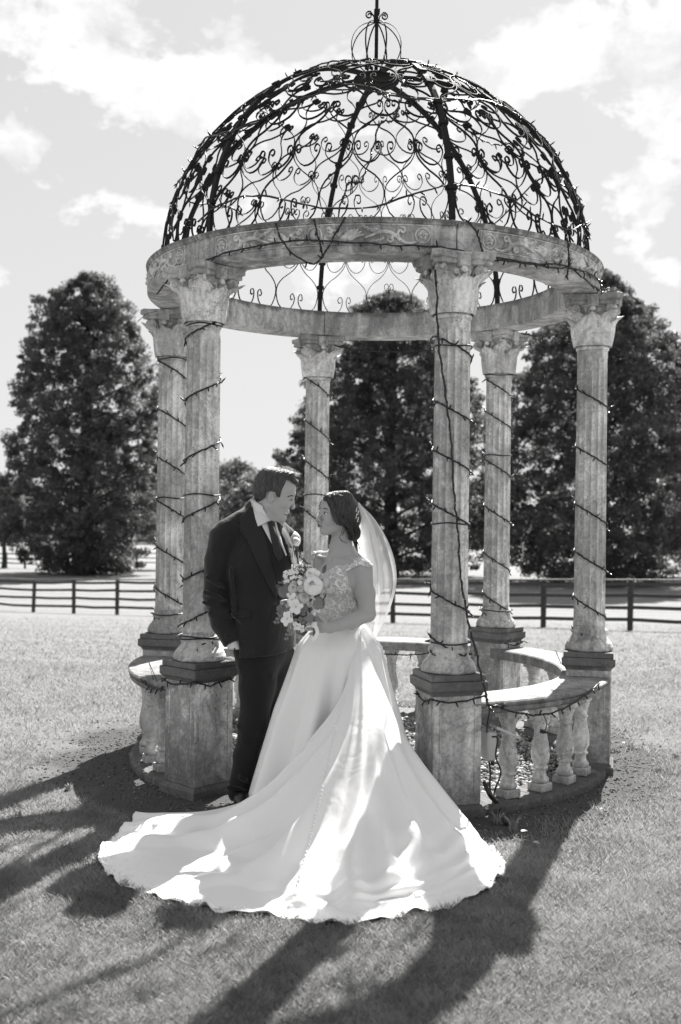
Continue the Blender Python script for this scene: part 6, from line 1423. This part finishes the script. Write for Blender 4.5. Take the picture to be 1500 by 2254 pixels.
def blades(n, y0, y1, hh, wd, seed, far_=False):
    r = np.random.default_rng(seed); q = r.random(n); y = y0 + (y1 - y0) * ((1 - np.sqrt(1 - q)) if far_ else q ** 0.9); x = (r.random(n) * 2 - 1) * (y * 0.335 + 0.15)
    rr = np.hypot(x - GX, y - GY); cl = 0.5 + 0.35 * nz(x, y, 6, 1) + 0.25 * nz(x, y, 15, 2) + 0.2 * nz(x, y, 2.1, 3); edge = rr + 0.14 * nz(x, y, 5, 5)
    keep = (edge > 1.80 - 0.12 * (x > 1.0) + 0.20 * (x < -0.6)) & (r.random(n) < np.clip(0.60 + 0.55 * cl, 0.25, 1)) & ((edge > 2.15) | (r.random(n) < (edge - 1.7) * 1.5))
    hem = G3[:, -3, :2]; poly = np.concatenate([hem, [[G3[-1, 60, 0], G3[-1, 60, 1]], [G3[0, 60, 0], G3[0, 60, 1]]]]); ins = np.zeros(len(x), bool)
    for i in range(0, len(poly)):                    # no blades stand up under the gown
        (x0, y0_), (x1, y1_) = poly[i], poly[(i + 1) % len(poly)]; c = (y0_ > y) != (y1_ > y); ins ^= c & (x < (x1 - x0) * (y - y0_) / ((y1_ - y0_) if abs(y1_ - y0_) > 1e-9 else 1e-9) + x0)
    keep &= ~ins; x, y, cl = x[keep], y[keep], cl[keep]; n = len(x); h = hh * (0.45 + 0.8 * r.random(n)) * (0.65 + 0.7 * np.clip(cl, 0, 1)); a = r.random(n) * 6.283; le = (0.35 + 1.0 * r.random(n)) * h; la_ = r.random(n) * 6.283
    z = terrain(x, y); b = np.stack([x, y, z - 0.003], -1); s = np.stack([np.cos(a), np.sin(a), 0 * a], -1) * (wd * (0.6 + 0.8 * r.random(n)))[:, None]; L = np.stack([np.cos(la_) * le, np.sin(la_) * le, h], -1)
    V = np.stack([b - s, b + s, b + L * [0.45, 0.45, 0.62] + s * 0.7, b + L, b + L * [0.45, 0.45, 0.62] - s * 0.7], 1).reshape(-1, 3); return V, n
def grass_mat():
    m, t, b = material('lawn_grass', 0.6, 0.25); p = pos(t); f = t.noise(p, 3.0, 4, 0.6); g = t.noise(p, 120, 2)
    set_val(t, b, t.math('MULTIPLY', t.mix(t.ramp(f, ((0.35, 0.0), (0.65, 1.0))), 0.20, 0.48), t.mix(g, 0.4, 1.6))); tr = t.new('ShaderNodeBsdfTranslucent'); tr.inputs[0].default_value = (.42, .42, .42, 1); mx = t.new('ShaderNodeMixShader'); mx.inputs[0].default_value = 0.4
    t.link(b.outputs[0], mx.inputs[1]); t.link(tr.outputs[0], mx.inputs[2]); t.link(mx.outputs[0], t.n['Material Output'].inputs['Surface']); return m
M_grass = grass_mat(); Vs = []; n_ = 0
for args in ((270000, 2.9, 4.6, 0.031, 0.0011, 21), (200000, 4.6, 7.0, 0.029, 0.0015, 22), (90000, 7.0, 12.0, 0.030, 0.0028, 23), (60000, 12, 34, 0.035, 0.006, 24, True)):
    V, k = blades(*args); Vs.append(V); n_ += k
tag(inst('grass', mesh_np('grass', np.concatenate(Vs), np.arange(n_ * 5).reshape(-1, 5), M_grass, False)), 'short mown lawn grass around the gazebo', 'grass', None, 'stuff')
M_weed = plain('weed_leaf', 0.34, 0.6, 30, 0.3)
def weed(px, py, h, n, label, w_=0.006):
    c = ground_at(px, py); o = MB()
    for i in range(n):
        a = rnd.uniform(0, 6.28); L = h * rnd.uniform(0.5, 1.1); P = [Vector((0.02 * cos(a), 0.02 * sin(a), 0)), Vector((L * 0.25 * cos(a), L * 0.25 * sin(a), L * 0.6)), Vector((L * 0.6 * cos(a), L * 0.6 * sin(a), L * 0.85))]
        o.sweep(catmull(P, 3), [(-w_ / 2, 0), (0, 0.0012), (w_ / 2, 0), (0, -0.0008)], scale=[.5, 1, 1.1, .9, .6, .35, .1], smooth=True)
    tag(o.build('weed', M_weed, None, c), label, 'weed', 'weeds round the gazebo')
weed(1390, 1650, 0.07, 26, 'tuft of taller grass on the soil right of the gazebo'); weed(1352, 1655, 0.05, 18, 'small tuft of grass by the rightmost pedestal'); weed(1490, 1672, 0.06, 20, 'tuft of grass at the right edge of the lawn')
weed(1130, 1830, 0.09, 30, 'grass tuft by the thick cable beyond the train'); weed(1095, 1815, 0.08, 26, 'grass tuft at the foot of the front right pedestal'); weed(150, 1740, 0.05, 18, 'small grass tuft on the shaded lawn at left'); weed(40, 1800, 0.05, 20, 'grass tuft at the far left of the shaded lawn'); weed(1450, 1700, 0.05, 16, 'low tuft of grass on the sunlit lawn at right')
M_dryl = plain('dry_leaf', 0.35, 0.7, 30, 0.3); M_bitl = plain('fallen_blossom', 0.6, 0.7)
for x, y, s, lb in ((1163, 1830, 0.045, 'pale dry leaf lying on the shaded grass right of the train'), (1188, 1857, 0.03, 'small dry leaf on the grass right of the train'), (1322, 1782, 0.022, 'small pale blossom lying on the sunlit grass at right'), (1375, 1637, 0.03, 'dry leaf on the soil by the rightmost pedestal'), (150, 1412, 0.05, 'dark leaf lying on the bright lawn at left')):
    c = ground_at(x, y, 0.022); inst_ = inst('fallen_leaf', petal_mesh('fallen_leaf', M_dryl, 0.7, 1, 0.3, 0.2), None, c, (radians(80), rnd.uniform(-.3, .3), rnd.uniform(0, 6)), (s,) * 3); tag(inst_, lb, 'leaf')
# a dry stem stuck in each side bench and one on the left capital
for pts, lb in (([oncyl(338, 1497, 1.50), oncyl(328, 1458, 1.50) + Vector((0, 0, 0)), oncyl(346, 1500, 1.50)], 'thin dark twig leaning on the left bench slab'), ([at(345, 685, 6.4), at(322, 690, 6.4), at(303, 708, 6.4)], 'thin wire sticking out beside the leftmost capital'), ([at(1236, 1462, 5.9), at(1225, 1435, 5.9), at(1224, 1432, 5.9)], 'thin dark twig standing on the right bench by the pedestal')):
    o = MB(); P = [Vector(p) for p in pts]; o.tube([p - P[0] for p in P], 0.0022, 5); tag(o.build('twig', M_dark, None, P[0]), lb, 'twig')
